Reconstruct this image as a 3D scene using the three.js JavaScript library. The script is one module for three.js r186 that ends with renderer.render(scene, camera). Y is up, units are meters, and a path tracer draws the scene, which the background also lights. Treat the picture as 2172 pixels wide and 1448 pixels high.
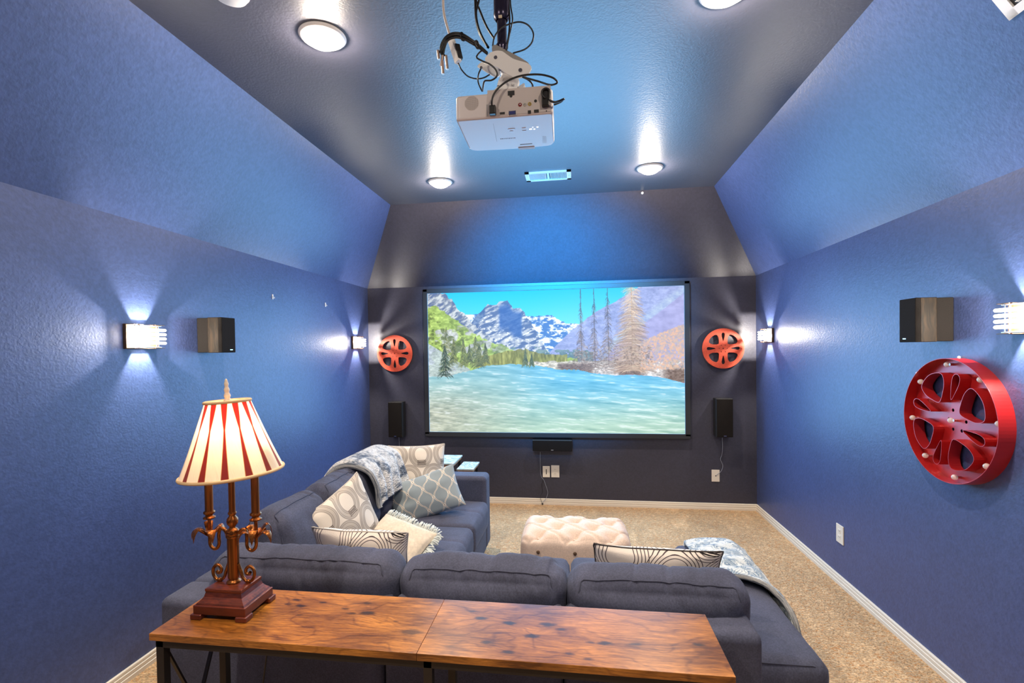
import * as THREE from 'three';
import { RoundedBoxGeometry } from 'three/addons/geometries/RoundedBoxGeometry.js';
import { mergeGeometries, mergeVertices } from 'three/addons/utils/BufferGeometryUtils.js';
import { RectAreaLightUniformsLib } from 'three/addons/lights/RectAreaLightUniformsLib.js';

// ---------------------------------------------------------------- camera, light, exposure
const W = 2172, H = 1448, FOCAL = 1035.144, YAW = 0.1389, PITCH = -0.0181, ROLL = -0.0147, CX = -11.758, CY = 36.433;
const EYE = new THREE.Vector3(0, 1.575, 4.9369);
const scene = new THREE.Scene();
scene.background = new THREE.Color(0, 0, 0);
const camera = new THREE.PerspectiveCamera(2 * Math.atan(H / 2 / FOCAL) * 180 / Math.PI, W / H, 0.05, 60);
camera.position.copy(EYE);
camera.rotation.set(PITCH, YAW, ROLL, 'YXZ');
camera.setViewOffset(W, H, -CX, -CY, W, H);
camera.updateMatrixWorld(true);
const renderer = new THREE.WebGLRenderer();
renderer.toneMapping = THREE.LinearToneMapping;
renderer.toneMappingExposure = 1.15;
renderer.shadowMap.enabled = true;
RectAreaLightUniformsLib.init();
// the lamps of the room (candela, colour); each stands in its own fitting below
const CAN = { power: 8, halo: 2.0, color: [1, 0.85, 0.68] }, SCONCE = { power: 2.2, color: [1, 0.92, 0.80] }, TABLE_LAMP = { power: 0.5, color: [1, 0.74, 0.48] };
const SCREEN = { glow: 1.05, power: 6.2, color: [0.20, 0.55, 1.0] }, BEAM = { power: 260, color: [0.0, 0.42, 1.0] };

// ---------------------------------------------------------------- small helpers
const V = (x, y, z) => new THREE.Vector3(x, y, z);
const lin = (r, g, b) => new THREE.Color().setRGB(r, g, b);
let seed = 7;
const rnd = () => { seed = (seed * 1664525 + 1013904223) >>> 0; return seed / 4294967296; };
const mix = (a, b, t) => a + (b - a) * t, clamp = (x, a = 0, b = 1) => Math.min(b, Math.max(a, x)), smooth = (a, b, x) => { const t = clamp((x - a) / (b - a)); return t * t * (3 - 2 * t); };
function hash(x, y, s) { let h = (x * 374761393 + y * 668265263 + s * 974634437) | 0; h = Math.imul(h ^ (h >>> 13), 1274126177); h ^= h >>> 16; return (h >>> 0) / 4294967296; }
function vnoise(x, y, px, py, s) {                                   // value noise that repeats every px, py cells
  const xi = Math.floor(x), yi = Math.floor(y), fx = x - xi, fy = y - yi, u = fx * fx * (3 - 2 * fx), v = fy * fy * (3 - 2 * fy);
  const a = ((xi % px) + px) % px, b = (a + 1) % px, c = ((yi % py) + py) % py, d = (c + 1) % py;
  return mix(mix(hash(a, c, s), hash(b, c, s), u), mix(hash(a, d, s), hash(b, d, s), u), v);
}
function fbm(x, y, px, py, s, oct = 4) { let a = 0, w = 0.5, t = 0; for (let k = 0; k < oct; k++) { a += w * vnoise(x, y, px, py, s + k * 17); t += w; x *= 2; y *= 2; px *= 2; py *= 2; w *= 0.5; } return a / t; }
function noise3(x, y, z, s = 3) { return (vnoise(x + z * 0.73, y - z * 0.41, 4096, 4096, s) + vnoise(y + x * 0.31 + 50, z + x * 0.17, 4096, 4096, s + 5)) - 1; }
function tex(w, h, fn, srgb = true, rx = 1, ry = 1) {
  const d = new Uint8Array(w * h * 4);
  for (let j = 0; j < h; j++) for (let i = 0; i < w; i++) { const c = fn(i / w, j / h), k = (j * w + i) * 4; if (typeof c === 'number') d[k] = d[k + 1] = d[k + 2] = clamp(c) * 255; else { d[k] = clamp(c[0], 0, 255); d[k + 1] = clamp(c[1], 0, 255); d[k + 2] = clamp(c[2], 0, 255); } d[k + 3] = 255; }
  const t = new THREE.DataTexture(d, w, h); t.magFilter = THREE.LinearFilter; t.minFilter = THREE.LinearFilter; t.wrapS = t.wrapT = THREE.RepeatWrapping; t.repeat.set(rx, ry);
  if (srgb) t.colorSpace = THREE.SRGBColorSpace; t.needsUpdate = true; return t;
}
function canvasTex(w, h, paint) { const c = document.createElement('canvas'); c.width = w; c.height = h; paint(c.getContext('2d'), w, h); const t = new THREE.CanvasTexture(c); t.colorSpace = THREE.SRGBColorSpace; t.wrapS = t.wrapT = THREE.RepeatWrapping; return t; }
// a point seen at pixel (u, v) of the photograph on the plane z = const
const RAYM = new THREE.Matrix4().makeRotationFromEuler(new THREE.Euler(PITCH, YAW, ROLL, 'YXZ'));
function at(u, v, z) { const d = V((u - W / 2 - CX) / FOCAL, -(v - H / 2 - CY) / FOCAL, -1).applyMatrix4(RAYM); return EYE.clone().addScaledVector(d, (z - EYE.z) / d.z); }

const taken = {};
function numbered(name) { const n = taken[name] = (taken[name] ?? -1) + 1; return n ? name + '_' + String(n).padStart(3, '0') : name; }
function thing(name, label, category, p = [0, 0, 0], group) { const o = new THREE.Group(); o.name = numbered(name); o.position.set(...p); o.userData = { label, category }; if (group) o.userData.group = group; scene.add(o); return o; }
function part(name, geo, m, parent, label) { const o = new THREE.Mesh(geo, m); o.name = name; if (label) o.userData.label = label; parent.add(o); return o; }
function solo(name, label, category, geo, m, group) { const o = new THREE.Mesh(geo, m); o.name = numbered(name); o.userData = { label, category }; if (group) o.userData.group = group; scene.add(o); return o; }
function struct(name, geo, m, label, category) { const o = new THREE.Mesh(geo, m); o.name = name; o.userData = { kind: 'structure', label, category }; scene.add(o); return o; }

function boxUV(geo, s = 1) {                                         // uv in metres from the face each triangle looks at
  const g = geo.index ? geo.toNonIndexed() : geo; g.deleteAttribute('uv');
  const p = g.attributes.position, n = p.count, uv = new Float32Array(n * 2), a = V(), b = V(), c = V();
  for (let i = 0; i < n; i += 3) {
    a.fromBufferAttribute(p, i); b.fromBufferAttribute(p, i + 1); c.fromBufferAttribute(p, i + 2);
    const nn = b.clone().sub(a).cross(c.clone().sub(a)), x = Math.abs(nn.x), y = Math.abs(nn.y), z = Math.abs(nn.z);
    for (let k = 0; k < 3; k++) { const q = k === 0 ? a : k === 1 ? b : c; const [u, v] = y >= x && y >= z ? [q.x, -q.z] : x >= z ? [q.z, q.y] : [q.x, q.y]; uv[(i + k) * 2] = u * s; uv[(i + k) * 2 + 1] = v * s; }
  }
  g.setAttribute('uv', new THREE.BufferAttribute(uv, 2)); if (!g.attributes.normal) g.computeVertexNormals(); return g;
}
const mv = (g, x, y, z) => { g.translate(x, y, z); return g; };
const box = (x0, x1, y0, y1, z0, z1) => boxUV(mv(new THREE.BoxGeometry(x1 - x0, y1 - y0, z1 - z0), (x0 + x1) / 2, (y0 + y1) / 2, (z0 + z1) / 2));
const rbox = (x0, x1, y0, y1, z0, z1, r = 0.005, seg = 3) => boxUV(mv(new RoundedBoxGeometry(x1 - x0, y1 - y0, z1 - z0, seg, r), (x0 + x1) / 2, (y0 + y1) / 2, (z0 + z1) / 2));
const cyl = (r0, r1, h, n = 24) => new THREE.CylinderGeometry(r0, r1, h, n);
const join = (list) => mergeGeometries(list.map((g) => { const q = g.index ? g.toNonIndexed() : g; for (const k of Object.keys(q.attributes)) if (!['position', 'normal', 'uv'].includes(k)) q.deleteAttribute(k); return q; }));
const tube = (pts, r, n = 24, rs = 8) => new THREE.TubeGeometry(new THREE.CatmullRomCurve3(pts.map((p) => Array.isArray(p) ? V(...p) : p), false, 'centripetal'), n, r, rs, false);
const lathe = (pts, n = 40) => new THREE.LatheGeometry(pts.map(([r, y]) => new THREE.Vector2(r, y)), n);
function bar(a, b, r, n = 10) { const d = b.clone().sub(a), g = cyl(r, r, d.length(), n); g.applyQuaternion(new THREE.Quaternion().setFromUnitVectors(V(0, 1, 0), d.clone().normalize())); g.translate((a.x + b.x) / 2, (a.y + b.y) / 2, (a.z + b.z) / 2); return g; }
function strip(a, b, w, t) { const d = b.clone().sub(a), g = new THREE.BoxGeometry(w, d.length(), t); g.applyQuaternion(new THREE.Quaternion().setFromUnitVectors(V(0, 1, 0), d.clone().normalize())); g.translate((a.x + b.x) / 2, (a.y + b.y) / 2, (a.z + b.z) / 2); return g; }
function shaped(shape, depth, bevel = 0.001) { return new THREE.ExtrudeGeometry(shape, { depth, bevelEnabled: bevel > 0, bevelThickness: bevel, bevelSize: bevel, bevelOffset: -bevel, bevelSegments: 2, curveSegments: 20 }); }

// ---------------------------------------------------------------- materials
const M = {};
const std = (o) => new THREE.MeshStandardMaterial(o), phy = (o) => new THREE.MeshPhysicalMaterial(o);
const peel = tex(512, 512, (u, v) => { const a = fbm(u * 64, v * 64, 64, 64, 3, 3), b = fbm(u * 24, v * 24, 24, 24, 9, 2); return smooth(0.3, 0.75, a) * 0.75 + b * 0.25; }, false, 1 / 0.5, 1 / 0.5);
const paintVar = tex(512, 512, (u, v) => { const a = fbm(u * 90, v * 90, 90, 90, 31, 3) - 0.5, b = fbm(u * 5, v * 5, 5, 5, 41, 3) - 0.5, k = 1 + a * 0.2 + b * 0.06; return [66 * k, 80 * k, 124 * k]; }, true, 1 / 1.1, 1 / 1.1);
const charVar = tex(512, 512, (u, v) => { const a = fbm(u * 90, v * 90, 90, 90, 33, 3) - 0.5, b = fbm(u * 5, v * 5, 5, 5, 43, 3) - 0.5, k = 1 + a * 0.2 + b * 0.06; return [54 * k, 54 * k, 68 * k]; }, true, 1 / 1.1, 1 / 1.1);
M.paint = phy({ map: paintVar, roughness: 0.42, bumpMap: peel, bumpScale: 0.00035, ior: 1.5 });
M.charcoal = phy({ map: charVar, roughness: 0.48, bumpMap: peel, bumpScale: 0.00035, ior: 1.5 });
M.ceilingPaint = phy({ map: charVar, roughness: 0.44, bumpMap: peel, bumpScale: 0.00035, ior: 2.2 });
const carpetMap = tex(1024, 1024, (u, v) => {
  const a = fbm(u * 130, v * 260, 130, 260, 5, 3), b = fbm(u * 6, v * 6, 6, 6, 15, 3), c = fbm(u * 60, v * 120, 60, 120, 25, 2);
  const dash = smooth(0.56, 0.68, a) * smooth(0.40, 0.58, c), l = 0.86 + (a - 0.5) * 0.55 + (b - 0.5) * 0.10 + smooth(0.62, 0.75, fbm(u * 9, v * 3, 9, 3, 35, 3)) * 0.08;
  return [mix(226 * l, 166, dash * 0.8), mix(190 * l, 112, dash * 0.8), mix(146 * l, 64, dash * 0.8)];
}, true, 1 / 1.4, 1 / 1.4);
const carpetBump = tex(512, 512, (u, v) => fbm(u * 90, v * 120, 90, 120, 6, 3), false, 1 / 0.7, 1 / 0.7);
M.carpet = std({ map: carpetMap, roughness: 1, bumpMap: carpetBump, bumpScale: 0.012 });
M.trim = std({ color: lin(0.72, 0.66, 0.56), roughness: 0.4 });
const weave = tex(256, 256, (u, v) => 0.5 + 0.25 * Math.sin(u * 6.2832 * 60) * Math.sin(v * 6.2832 * 60) + 0.5 * (fbm(u * 50, v * 50, 50, 50, 12, 2) - 0.5), false, 1 / 0.12, 1 / 0.12);
const sofaMap = tex(512, 512, (u, v) => { const k = 1 + (fbm(u * 160, v * 160, 160, 160, 61, 2) - 0.5) * 0.3 + (fbm(u * 4, v * 4, 4, 4, 71, 3) - 0.5) * 0.25; return [70 * k, 73 * k, 92 * k]; }, true, 1 / 0.6, 1 / 0.6);
M.sofa = phy({ map: sofaMap, roughness: 0.95, bumpMap: weave, bumpScale: 0.0006, sheen: 0.5, sheenRoughness: 0.5, sheenColor: lin(0.22, 0.28, 0.40) });
M.seam = M.sofa;                                                       // welts sewn from the same cloth
M.black = std({ color: lin(0.012, 0.012, 0.013), roughness: 0.5 });
M.cable = std({ color: lin(0.012, 0.011, 0.011), roughness: 0.35 });
M.blackMetal = std({ color: lin(0.03, 0.026, 0.024), roughness: 0.45, metalness: 0.6 });
M.white = std({ color: lin(0.78, 0.76, 0.74), roughness: 0.4 });
M.plate = std({ color: lin(0.76, 0.70, 0.60), roughness: 0.4 });
M.chrome = std({ color: lin(0.75, 0.75, 0.76), roughness: 0.2, metalness: 1 });
M.grille = phy({ color: lin(0.012, 0.010, 0.009), roughness: 0.9, specularIntensity: 0.25, bumpMap: weave, bumpScale: 0.0008 });
const wallWood = tex(256, 512, (u, v) => { const g = fbm(u * 26 + fbm(u * 3, v * 6, 3, 6, 8, 2) * 4, v * 5, 64, 5, 18, 4), k = 0.25 + g * 0.85; return [54 * k, 40 * k, 25 * k]; }, true, 1 / 0.16, 1 / 0.3);
M.cabinet = phy({ map: wallWood, roughness: 0.55, specularIntensity: 0.35 });
const redSpeck = tex(256, 256, (u, v) => { const k = 0.9 + fbm(u * 60, v * 60, 60, 60, 81, 3) * 0.25; return [196 * k, 76 * k, 48 * k]; }, true, 1 / 0.3, 1 / 0.3);
M.reel = std({ map: redSpeck, roughness: 0.55 });
M.redMetal = phy({ color: lin(0.46, 0.012, 0.014), roughness: 0.42, metalness: 0.35, clearcoat: 0.5, clearcoatRoughness: 0.3 });
const copper = tex(256, 256, (u, v) => { const a = fbm(u * 24, v * 24, 24, 24, 91, 4), k = 0.42 + a * 0.85; return [168 * k, 100 * k, 46 * k]; });
M.copper = std({ map: copper, roughness: 0.33, metalness: 0.85 });
const redwood = tex(256, 256, (u, v) => { const k = 0.6 + fbm(u * 8, v * 40, 8, 40, 95, 4) * 0.8; return [108 * k, 48 * k, 28 * k]; });
M.lampWood = phy({ map: redwood, roughness: 0.35, metalness: 0.35, clearcoat: 0.4, clearcoatRoughness: 0.25 });
const glowing = (c, k) => std({ color: lin(0.8, 0.8, 0.8), emissive: lin(...c), emissiveIntensity: k, roughness: 0.4 });

// ---------------------------------------------------------------- the room
const XL = -2.1673, XR = 1.714, H1 = 2.2456, H2 = 2.9634, CL = -1.7109, CR = 1.2126, RUN = 0.48, ZR = 7.0, T = 0.12, HB = 0.062;
struct('floor', box(XL - T, XR + T, -T, 0, -T, ZR + T), M.carpet, 'beige cut pile carpet with brown flecks', 'floor');
struct('wall_back', box(XL - T, XR + T, -T, H1 + 0.03, -T, 0), M.charcoal, 'dark charcoal painted wall behind the projection screen', 'wall');
struct('wall_left', box(XL - T, XL, -T, H1 + 0.03, 0, ZR), M.paint, 'navy blue textured wall behind the table lamp', 'wall');
struct('wall_right', box(XR, XR + T, -T, H1 + 0.03, 0, ZR), M.paint, 'navy blue textured wall carrying the large red reel', 'wall');
struct('wall_rear', box(XL - T, XR + T, -T, H1 + 0.03, ZR, ZR + T), M.paint, 'navy blue wall closing the room behind the viewer', 'wall');
function slab(pts, out) {                                            // a flat polygon with thickness, pts in order, grown outwards
  const p = pts.map((q) => V(...q)), o = V(...out).normalize().multiplyScalar(T), pos = [], tri = (a, b, c) => pos.push(...a.toArray(), ...b.toArray(), ...c.toArray());
  const q = p.map((a) => a.clone().add(o)), n = p.length;
  for (let i = 1; i < n - 1; i++) { tri(p[0], p[i], p[i + 1]); tri(q[0], q[i + 1], q[i]); }
  for (let i = 0; i < n; i++) { const j = (i + 1) % n; tri(p[i], q[i], q[j]); tri(p[i], q[j], p[j]); }
  const g = new THREE.BufferGeometry(); g.setAttribute('position', new THREE.Float32BufferAttribute(pos, 3)); g.computeVertexNormals(); return boxUV(g);
}
{
  const c = new THREE.Group(); c.name = 'ceiling'; c.userData = { kind: 'structure', label: 'satin tray ceiling, charcoal in the middle with blue sloping sides', category: 'ceiling' }; scene.add(c);
  const r = H2 - H1, zn = ZR - RUN;
  part('flat_panel', slab([[CL, H2, RUN], [CR, H2, RUN], [CR, H2, zn], [CL, H2, zn]], [0, 1, 0]), M.ceilingPaint, c, 'charcoal satin ceiling field');
  part('slope_panel', slab([[XL, H1, 0], [CL, H2, RUN], [CL, H2, zn], [XL, H1, ZR]], [-r, CL - XL, 0]), M.paint, c);
  part('slope_panel', slab([[XR, H1, 0], [XR, H1, ZR], [CR, H2, zn], [CR, H2, RUN]], [r, XR - CR, 0]), M.paint, c);
  part('slope_panel', slab([[XL, H1, 0], [XR, H1, 0], [CR, H2, RUN], [CL, H2, RUN]], [0, RUN, -r]), M.charcoal, c);
  part('slope_panel', slab([[XL, H1, ZR], [CL, H2, zn], [CR, H2, zn], [XR, H1, ZR]], [0, RUN, r]), M.paint, c);
}
function baseProfile(len) {                                          // moulded baseboard: thickness along +x, running along +z
  const s = new THREE.Shape(); s.moveTo(0, 0); s.lineTo(0.016, 0); s.lineTo(0.016, 0.02); s.lineTo(0.0115, 0.023); s.lineTo(0.0135, 0.026); s.lineTo(0.0135, 0.041); s.lineTo(0.0085, 0.044); s.lineTo(0.0105, 0.047); s.lineTo(0.0105, 0.056); s.quadraticCurveTo(0.0095, HB, 0.005, HB); s.lineTo(0, HB); s.closePath();
  return new THREE.ExtrudeGeometry(s, { depth: len, bevelEnabled: false });
}
struct('baseboard_back', boxUV(baseProfile(XR - XL).rotateY(-Math.PI / 2).translate(XR, 0, 0)), M.trim, 'cream moulded baseboard under the projection screen', 'baseboard');
struct('baseboard_right', boxUV(baseProfile(ZR).rotateY(Math.PI).translate(XR, 0, ZR)), M.trim, 'cream moulded baseboard below the large red reel', 'baseboard');
struct('baseboard_left', boxUV(baseProfile(ZR).translate(XL, 0, 0)), M.trim, 'cream moulded baseboard along the wall behind the lamp', 'baseboard');
struct('baseboard_rear', boxUV(baseProfile(XR - XL).rotateY(Math.PI / 2).translate(XL, 0, ZR)), M.trim, 'cream moulded baseboard behind the viewer', 'baseboard');

// ---------------------------------------------------------------- projection screen
function paintLandscape(g, w, h) {
  const im = g.createImageData(w, h), d = im.data, poly = (pts) => (x) => { for (let i = 1; i < pts.length; i++) if (x <= pts[i][0]) { const [a, b] = pts[i - 1], [c, e] = pts[i]; return mix(b, e, (x - a) / (c - a)); } return pts[pts.length - 1][1]; };
  const leftRidge = poly([[0, -.04], [.075, .0], [.088, .05], [.10, .05], [.115, .09], [.135, .13], [.16, .16], [.18, .22], [.27, .34], [.36, .42], [.45, .55], [1, .9]]);
  const peak = poly([[0, .5], [.15, .28], [.18, .21], [.212, .15], [.247, .085], [.264, .10], [.285, .095], [.293, .072], [.31, .068], [.328, .065], [.348, .115], [.38, .125], [.40, .175], [.435, .27], [.46, .36], [.5, .48], [1, .9]]);
  const snow = poly([[0, .2], [.16, .155], [.22, .16], [.3, .3], [.395, .175], [.43, .185], [.47, .18], [.50, .178], [.52, .195], [.555, .235], [.62, .24], [1, .24]]);
  const hill = poly([[0, .9], [.42, .56], [.5, .42], [.58, .28], [.625, .22], [.67, .16], [.71, .125], [.78, .06], [.84, -.01], [1, -.03]]);
  const hill2 = poly([[0, .9], [.66, .62], [.74, .40], [.86, .24], [1, .05]]);
  const green = poly([[0, .09], [.04, .10], [.09, .17], [.15, .24], [.20, .30], [.27, .36], [.34, .41], [.42, .46], [.55, .475], [1, .48]]);
  const bankL = poly([[0, .60], [.08, .60], [.13, .575], [.19, .55], [.23, .525], [.33, .515], [.42, .52], [.5, .53], [1, .55]]);
  const bankR = poly([[0, .5], [.39, .515], [.44, .525], [.52, .555], [.60, .56], [.66, .585], [.74, .60], [.80, .595], [.90, .61], [1, .655]]);
  for (let j = 0; j < h; j++) for (let i = 0; i < w; i++) {
    const x = i / w, y = j / h, n = fbm(x * 40, y * 40, 4096, 4096, 5, 5) - .5, n2 = fbm(x * 120 + 9, y * 120, 4096, 4096, 7, 4) - .5, nb = fbm(x * 9, y * 9, 4096, 4096, 11, 3) - .5;
    const s = clamp(y / .3), hz = smooth(.25, .75, x);
    let c = [mix(40, 120, s) + hz * 20 * (1 - Math.abs(x - .5)), mix(196, 226, s), mix(242, 250, s)];
    const set = (r, gg, b, t = 1) => { c = [mix(c[0], r, t), mix(c[1], gg, t), mix(c[2], b, t)]; };
    const jag = n * .035 + n2 * .012;
    if (y > snow(x) + jag * .6) { const m = smooth(-.08, .10, n + n2 * .4 + .03); set(mix(84, 236, m), mix(128, 244, m), mix(196, 250, m)); }
    if (y > peak(x) + jag) { const diag = fbm(x * 55 + y * 60, (y * 26 - x * 22), 4096, 4096, 15, 4) - .5, sh = smooth(-.14, .16, diag), dark = smooth(.285, .30, x) * (1 - smooth(.375, .39, x)) * smooth(0, .05, y - peak(x)) * (1 - smooth(.17, .24, y - peak(x))); set(mix(96, 188, sh), mix(116, 196, sh), mix(160, 208, sh)); const sn = smooth(.12, .2, diag * .6 + n2) * smooth(.09, .2, y); set(238, 242, 250, sn * .8); set(64, 100, 172, dark * .85); if (x < .235) set(60, 92, 150, smooth(.03, 0, y - peak(x) - .05) * smooth(.14, .2, x) * .6); }
    if (y > leftRidge(x) + jag) { const diag = fbm(x * 60 + y * 46, y * 18 - x * 30, 4096, 4096, 19, 4) - .5, sh = smooth(-.16, .16, diag); set(mix(110, 206, sh), mix(124, 212, sh), mix(152, 216, sh)); set(90, 110, 160, smooth(.1, .16, -diag) * .6); }
    if (y > hill(x) + jag * .4) { const k = n * 50 + n2 * 40; set(158 + k, 170 + k, 218 + k); set(176 + k, 196 + k, 222, smooth(.06, .0, Math.abs(y - hill2(x) + .03)) * .7 * smooth(.6, .75, x)); }
    if (y > hill2(x) + jag * .3) { const k = n * 40; set(166 + k, 168 + k, 216 + k); }
    if (y > .37 + .06 * Math.abs(x - .5) && x > .33 && x < .66 && y > .44 - .2 * n) set(88 + n * 120, 118 + n * 120, 120 + n * 110, .8);
    if (y > green(x) + jag * 1.3 && x < .6) { const k = n * 90 + n2 * 70; set(168 + k, 196 + k, 104 + k * .7); const rock = smooth(.02, .14, fbm(x * 22 + 3, y * 22, 4096, 4096, 23, 4) - .5) * (1 - smooth(.24, .36, x)); set(186 + k, 192 + k, 192 + k, rock); const dk = smooth(.03, .16, fbm(x * 50, y * 34, 4096, 4096, 29, 4) - .5) * smooth(-.02, .1, y - green(x)); set(96 + k * .6, 112 + k * .6, 62 + k * .4, dk * .75); }
    if (x > .2 && y > .435 - .02 * Math.sin(x * 21) + n * .03 && x < .56) { const tr = fbm(x * 150, y * 24, 4096, 4096, 33, 3) - .5; set(140 + tr * 130, 140 + tr * 130, 70 + tr * 100, .9); }
    if (x < .17 && y > .36 + x * 1.1 && y < .62) { const k = n2 * 70 + n * 60; set(178 + k, 192 + k, 206 + k, .85); }
    if (x > .40 && y > .50 + n * .03 && y < bankR(x)) { const k = n2 * 190 + n * 80; set(206 + k, 202 + k, 196 + k, .9); const md = smooth(.03, .0, Math.abs(x - .59) - .05) * smooth(.5, .53, y) + smooth(.03, 0, Math.abs(x - .80) - .03) * smooth(.5, .55, y) + smooth(.9, .95, x) * smooth(.52, .58, y); set(112 + k * .3, 92 + k * .3, 84 + k * .3, clamp(md) * .85); }
    if (y > Math.max(bankL(x), Math.min(bankR(x), 1)) + n2 * .012) {
      const dep = (y - .53) / .47, r = fbm(x * 7 + dep * 1.5, y * 46 - x * 9, 4096, 4096, 37, 4) - .5, r2 = fbm(x * 26, y * 130 - x * 14, 4096, 4096, 43, 3) - .5, st = fbm(x * 40, y * 95, 4096, 4096, 47, 3) - .5;
      const sh = smooth(.5, .0, x) * smooth(.05, .75, dep), k = r * 70 + r2 * 46;
      const blue = smooth(.9, .2, dep) * smooth(.25, .6, x); c = [mix(138, 186, clamp(dep * .8)) - blue * 26 + k, mix(190, 208, dep) + k * .8, mix(206, 190, dep) + blue * 26 + k * .7];
      set(178 + st * 130, 176 + st * 120, 160 + st * 110, sh * .75); set(226, 236, 240, smooth(.14, .26, r2 + r * .5) * .5);
    }
    const k = (j * w + i) * 4; d[k] = clamp(c[0], 0, 255); d[k + 1] = clamp(c[1], 0, 255); d[k + 2] = clamp(c[2], 0, 255); d[k + 3] = 255;
  }
  g.putImageData(im, 0, 0);
  const fir = (x, top, bot, half, rgb, n, a, b0 = .12) => { g.lineCap = 'round'; for (let k = 0; k < n; k++) { const t = Math.pow(rnd(), .8), y = mix(top, bot, t), L = half * (b0 + t * (1 - b0)) * (.15 + rnd() * .95), s = rnd() < .5 ? -1 : 1, b = .65 + rnd() * .6; g.strokeStyle = `rgba(${rgb[0] * b | 0},${rgb[1] * b | 0},${rgb[2] * b | 0},${a})`; g.lineWidth = 1 + rnd() * 1.6; g.beginPath(); g.moveTo(x * w, y * h); g.quadraticCurveTo((x + s * L * .6) * w, (y - .004) * h, (x + s * L) * w, (y + .010 + rnd() * .015) * h); g.stroke(); } };
  const stem = (x, top, bot, rgb, lw) => { g.strokeStyle = `rgb(${rgb})`; g.lineWidth = lw; g.beginPath(); g.moveTo(x * w, top * h); g.lineTo((x + .003) * w, bot * h); g.stroke(); };
  for (const [x, t, b, q] of [[.075, .24, .56, .035], [.105, .32, .5, .02], [.145, .33, .52, .022], [.195, .31, .53, .028], [.21, .36, .53, .026], [.235, .36, .5, .02], [.17, .37, .5, .016], [.395, .40, .52, .014], [.42, .44, .52, .012]]) { fir(x, t, b, q, [140, 146, 92], 240, .5); fir(x, t, b, q, [84, 98, 72], 80, .6); }
  fir(.068, .38, .60, .034, [62, 84, 76], 160, .85); stem(.068, .4, .6, '70,66,60', 2);
  for (const [x, t, q] of [[.613, -.01, .032], [.664, .0, .036], [.716, -.03, .042]]) { stem(x, t, .54, '96,90,98', 2.4); fir(x, t + .1, .55, q, [136, 124, 124], 130, .45); fir(x, t, .4, q * .55, [92, 92, 112], 46, .55); fir(x, .28, .56, q * 1.3, [150, 132, 122], 160, .4); }
  stem(.806, -.04, .56, '150,124,108', 5); for (const [k, q, c, n, a] of [[0, .066, [210, 178, 150], 900, .4], [.12, .088, [182, 154, 134], 600, .38], [-.02, .056, [232, 206, 180], 620, .42], [.25, .10, [170, 146, 132], 460, .34]]) fir(.806, -.04 + k, .57, q, c, n, a, .5);
  for (let k = 0; k < 1500; k++) { const x = .84 + Math.pow(rnd(), .8) * .17, y = mix(.26 + .12 * Math.pow(1 - (x - .84) / .17, 1.2), .56, Math.pow(rnd(), 1.3)), o = rnd(); g.fillStyle = o < .45 ? `rgba(228,184,156,.55)` : o < .7 ? `rgba(198,180,168,.5)` : `rgba(172,166,180,.5)`; g.beginPath(); g.ellipse(x * w, y * h, 3 + rnd() * 7, 2 + rnd() * 4, rnd() * 3, 0, 6.3); g.fill(); }
  for (let k = 0; k < 500; k++) { const x = .58 + rnd() * .3, y = .40 + rnd() * .13; g.fillStyle = `rgba(${rnd() < .5 ? '120,104,98' : '190,176,168'},.4)`; g.beginPath(); g.ellipse(x * w, y * h, 3 + rnd() * 6, 1.5 + rnd() * 3, rnd() * 3, 0, 6.3); g.fill(); }
}
{
  const x0 = -1.5, x1 = 1.049, y0 = 0.737, y1 = 2.167, fx0 = -1.548, fx1 = 1.1, fy0 = 0.689, fy1 = 2.212, d = 0.052;
  const s = thing('projection_screen', 'wide fixed frame projection screen showing a mountain river landscape', 'screen', [0, 0, 0]);
  M.frame = std({ color: lin(0.02, 0.022, 0.026), roughness: 0.5 });
  const hbar = (y0, y1) => rbox(fx0, fx1, y0, y1, 0.002, d, 0.004), vbar = (x0, x1) => rbox(x0, x1, fy0, fy1, 0.002, d, 0.004);
  part('frame_rail', hbar(y1, fy1), M.frame, s, 'satin black frame'); part('frame_rail', hbar(fy0, y0), M.frame, s); part('frame_rail', vbar(fx0, x0), M.frame, s); part('frame_rail', vbar(x1, fx1), M.frame, s);
  const img = canvasTex(1280, 720, paintLandscape); img.wrapS = img.wrapT = THREE.ClampToEdgeWrapping;
  const pic = new THREE.BoxGeometry(x1 - x0, y1 - y0, 0.004); { const uv = pic.attributes.uv; for (let i = 0; i < uv.count; i++) if (i < 16 || i > 19) uv.setXY(i, 0.5, 0.5); }
  pic.translate((x0 + x1) / 2, (y0 + y1) / 2, 0.036);
  part('projected_picture', pic, std({ color: lin(0, 0, 0), emissive: lin(1, 1, 1), emissiveMap: img, emissiveIntensity: SCREEN.glow, roughness: 0.9 }), s, 'bright landscape with peaks, larches and a river');
  const l = new THREE.RectAreaLight(lin(...SCREEN.color), SCREEN.power, x1 - x0, y1 - y0); l.position.set((x0 + x1) / 2, (y0 + y1) / 2, 0.04); l.rotation.y = Math.PI; s.add(l);
}

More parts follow.
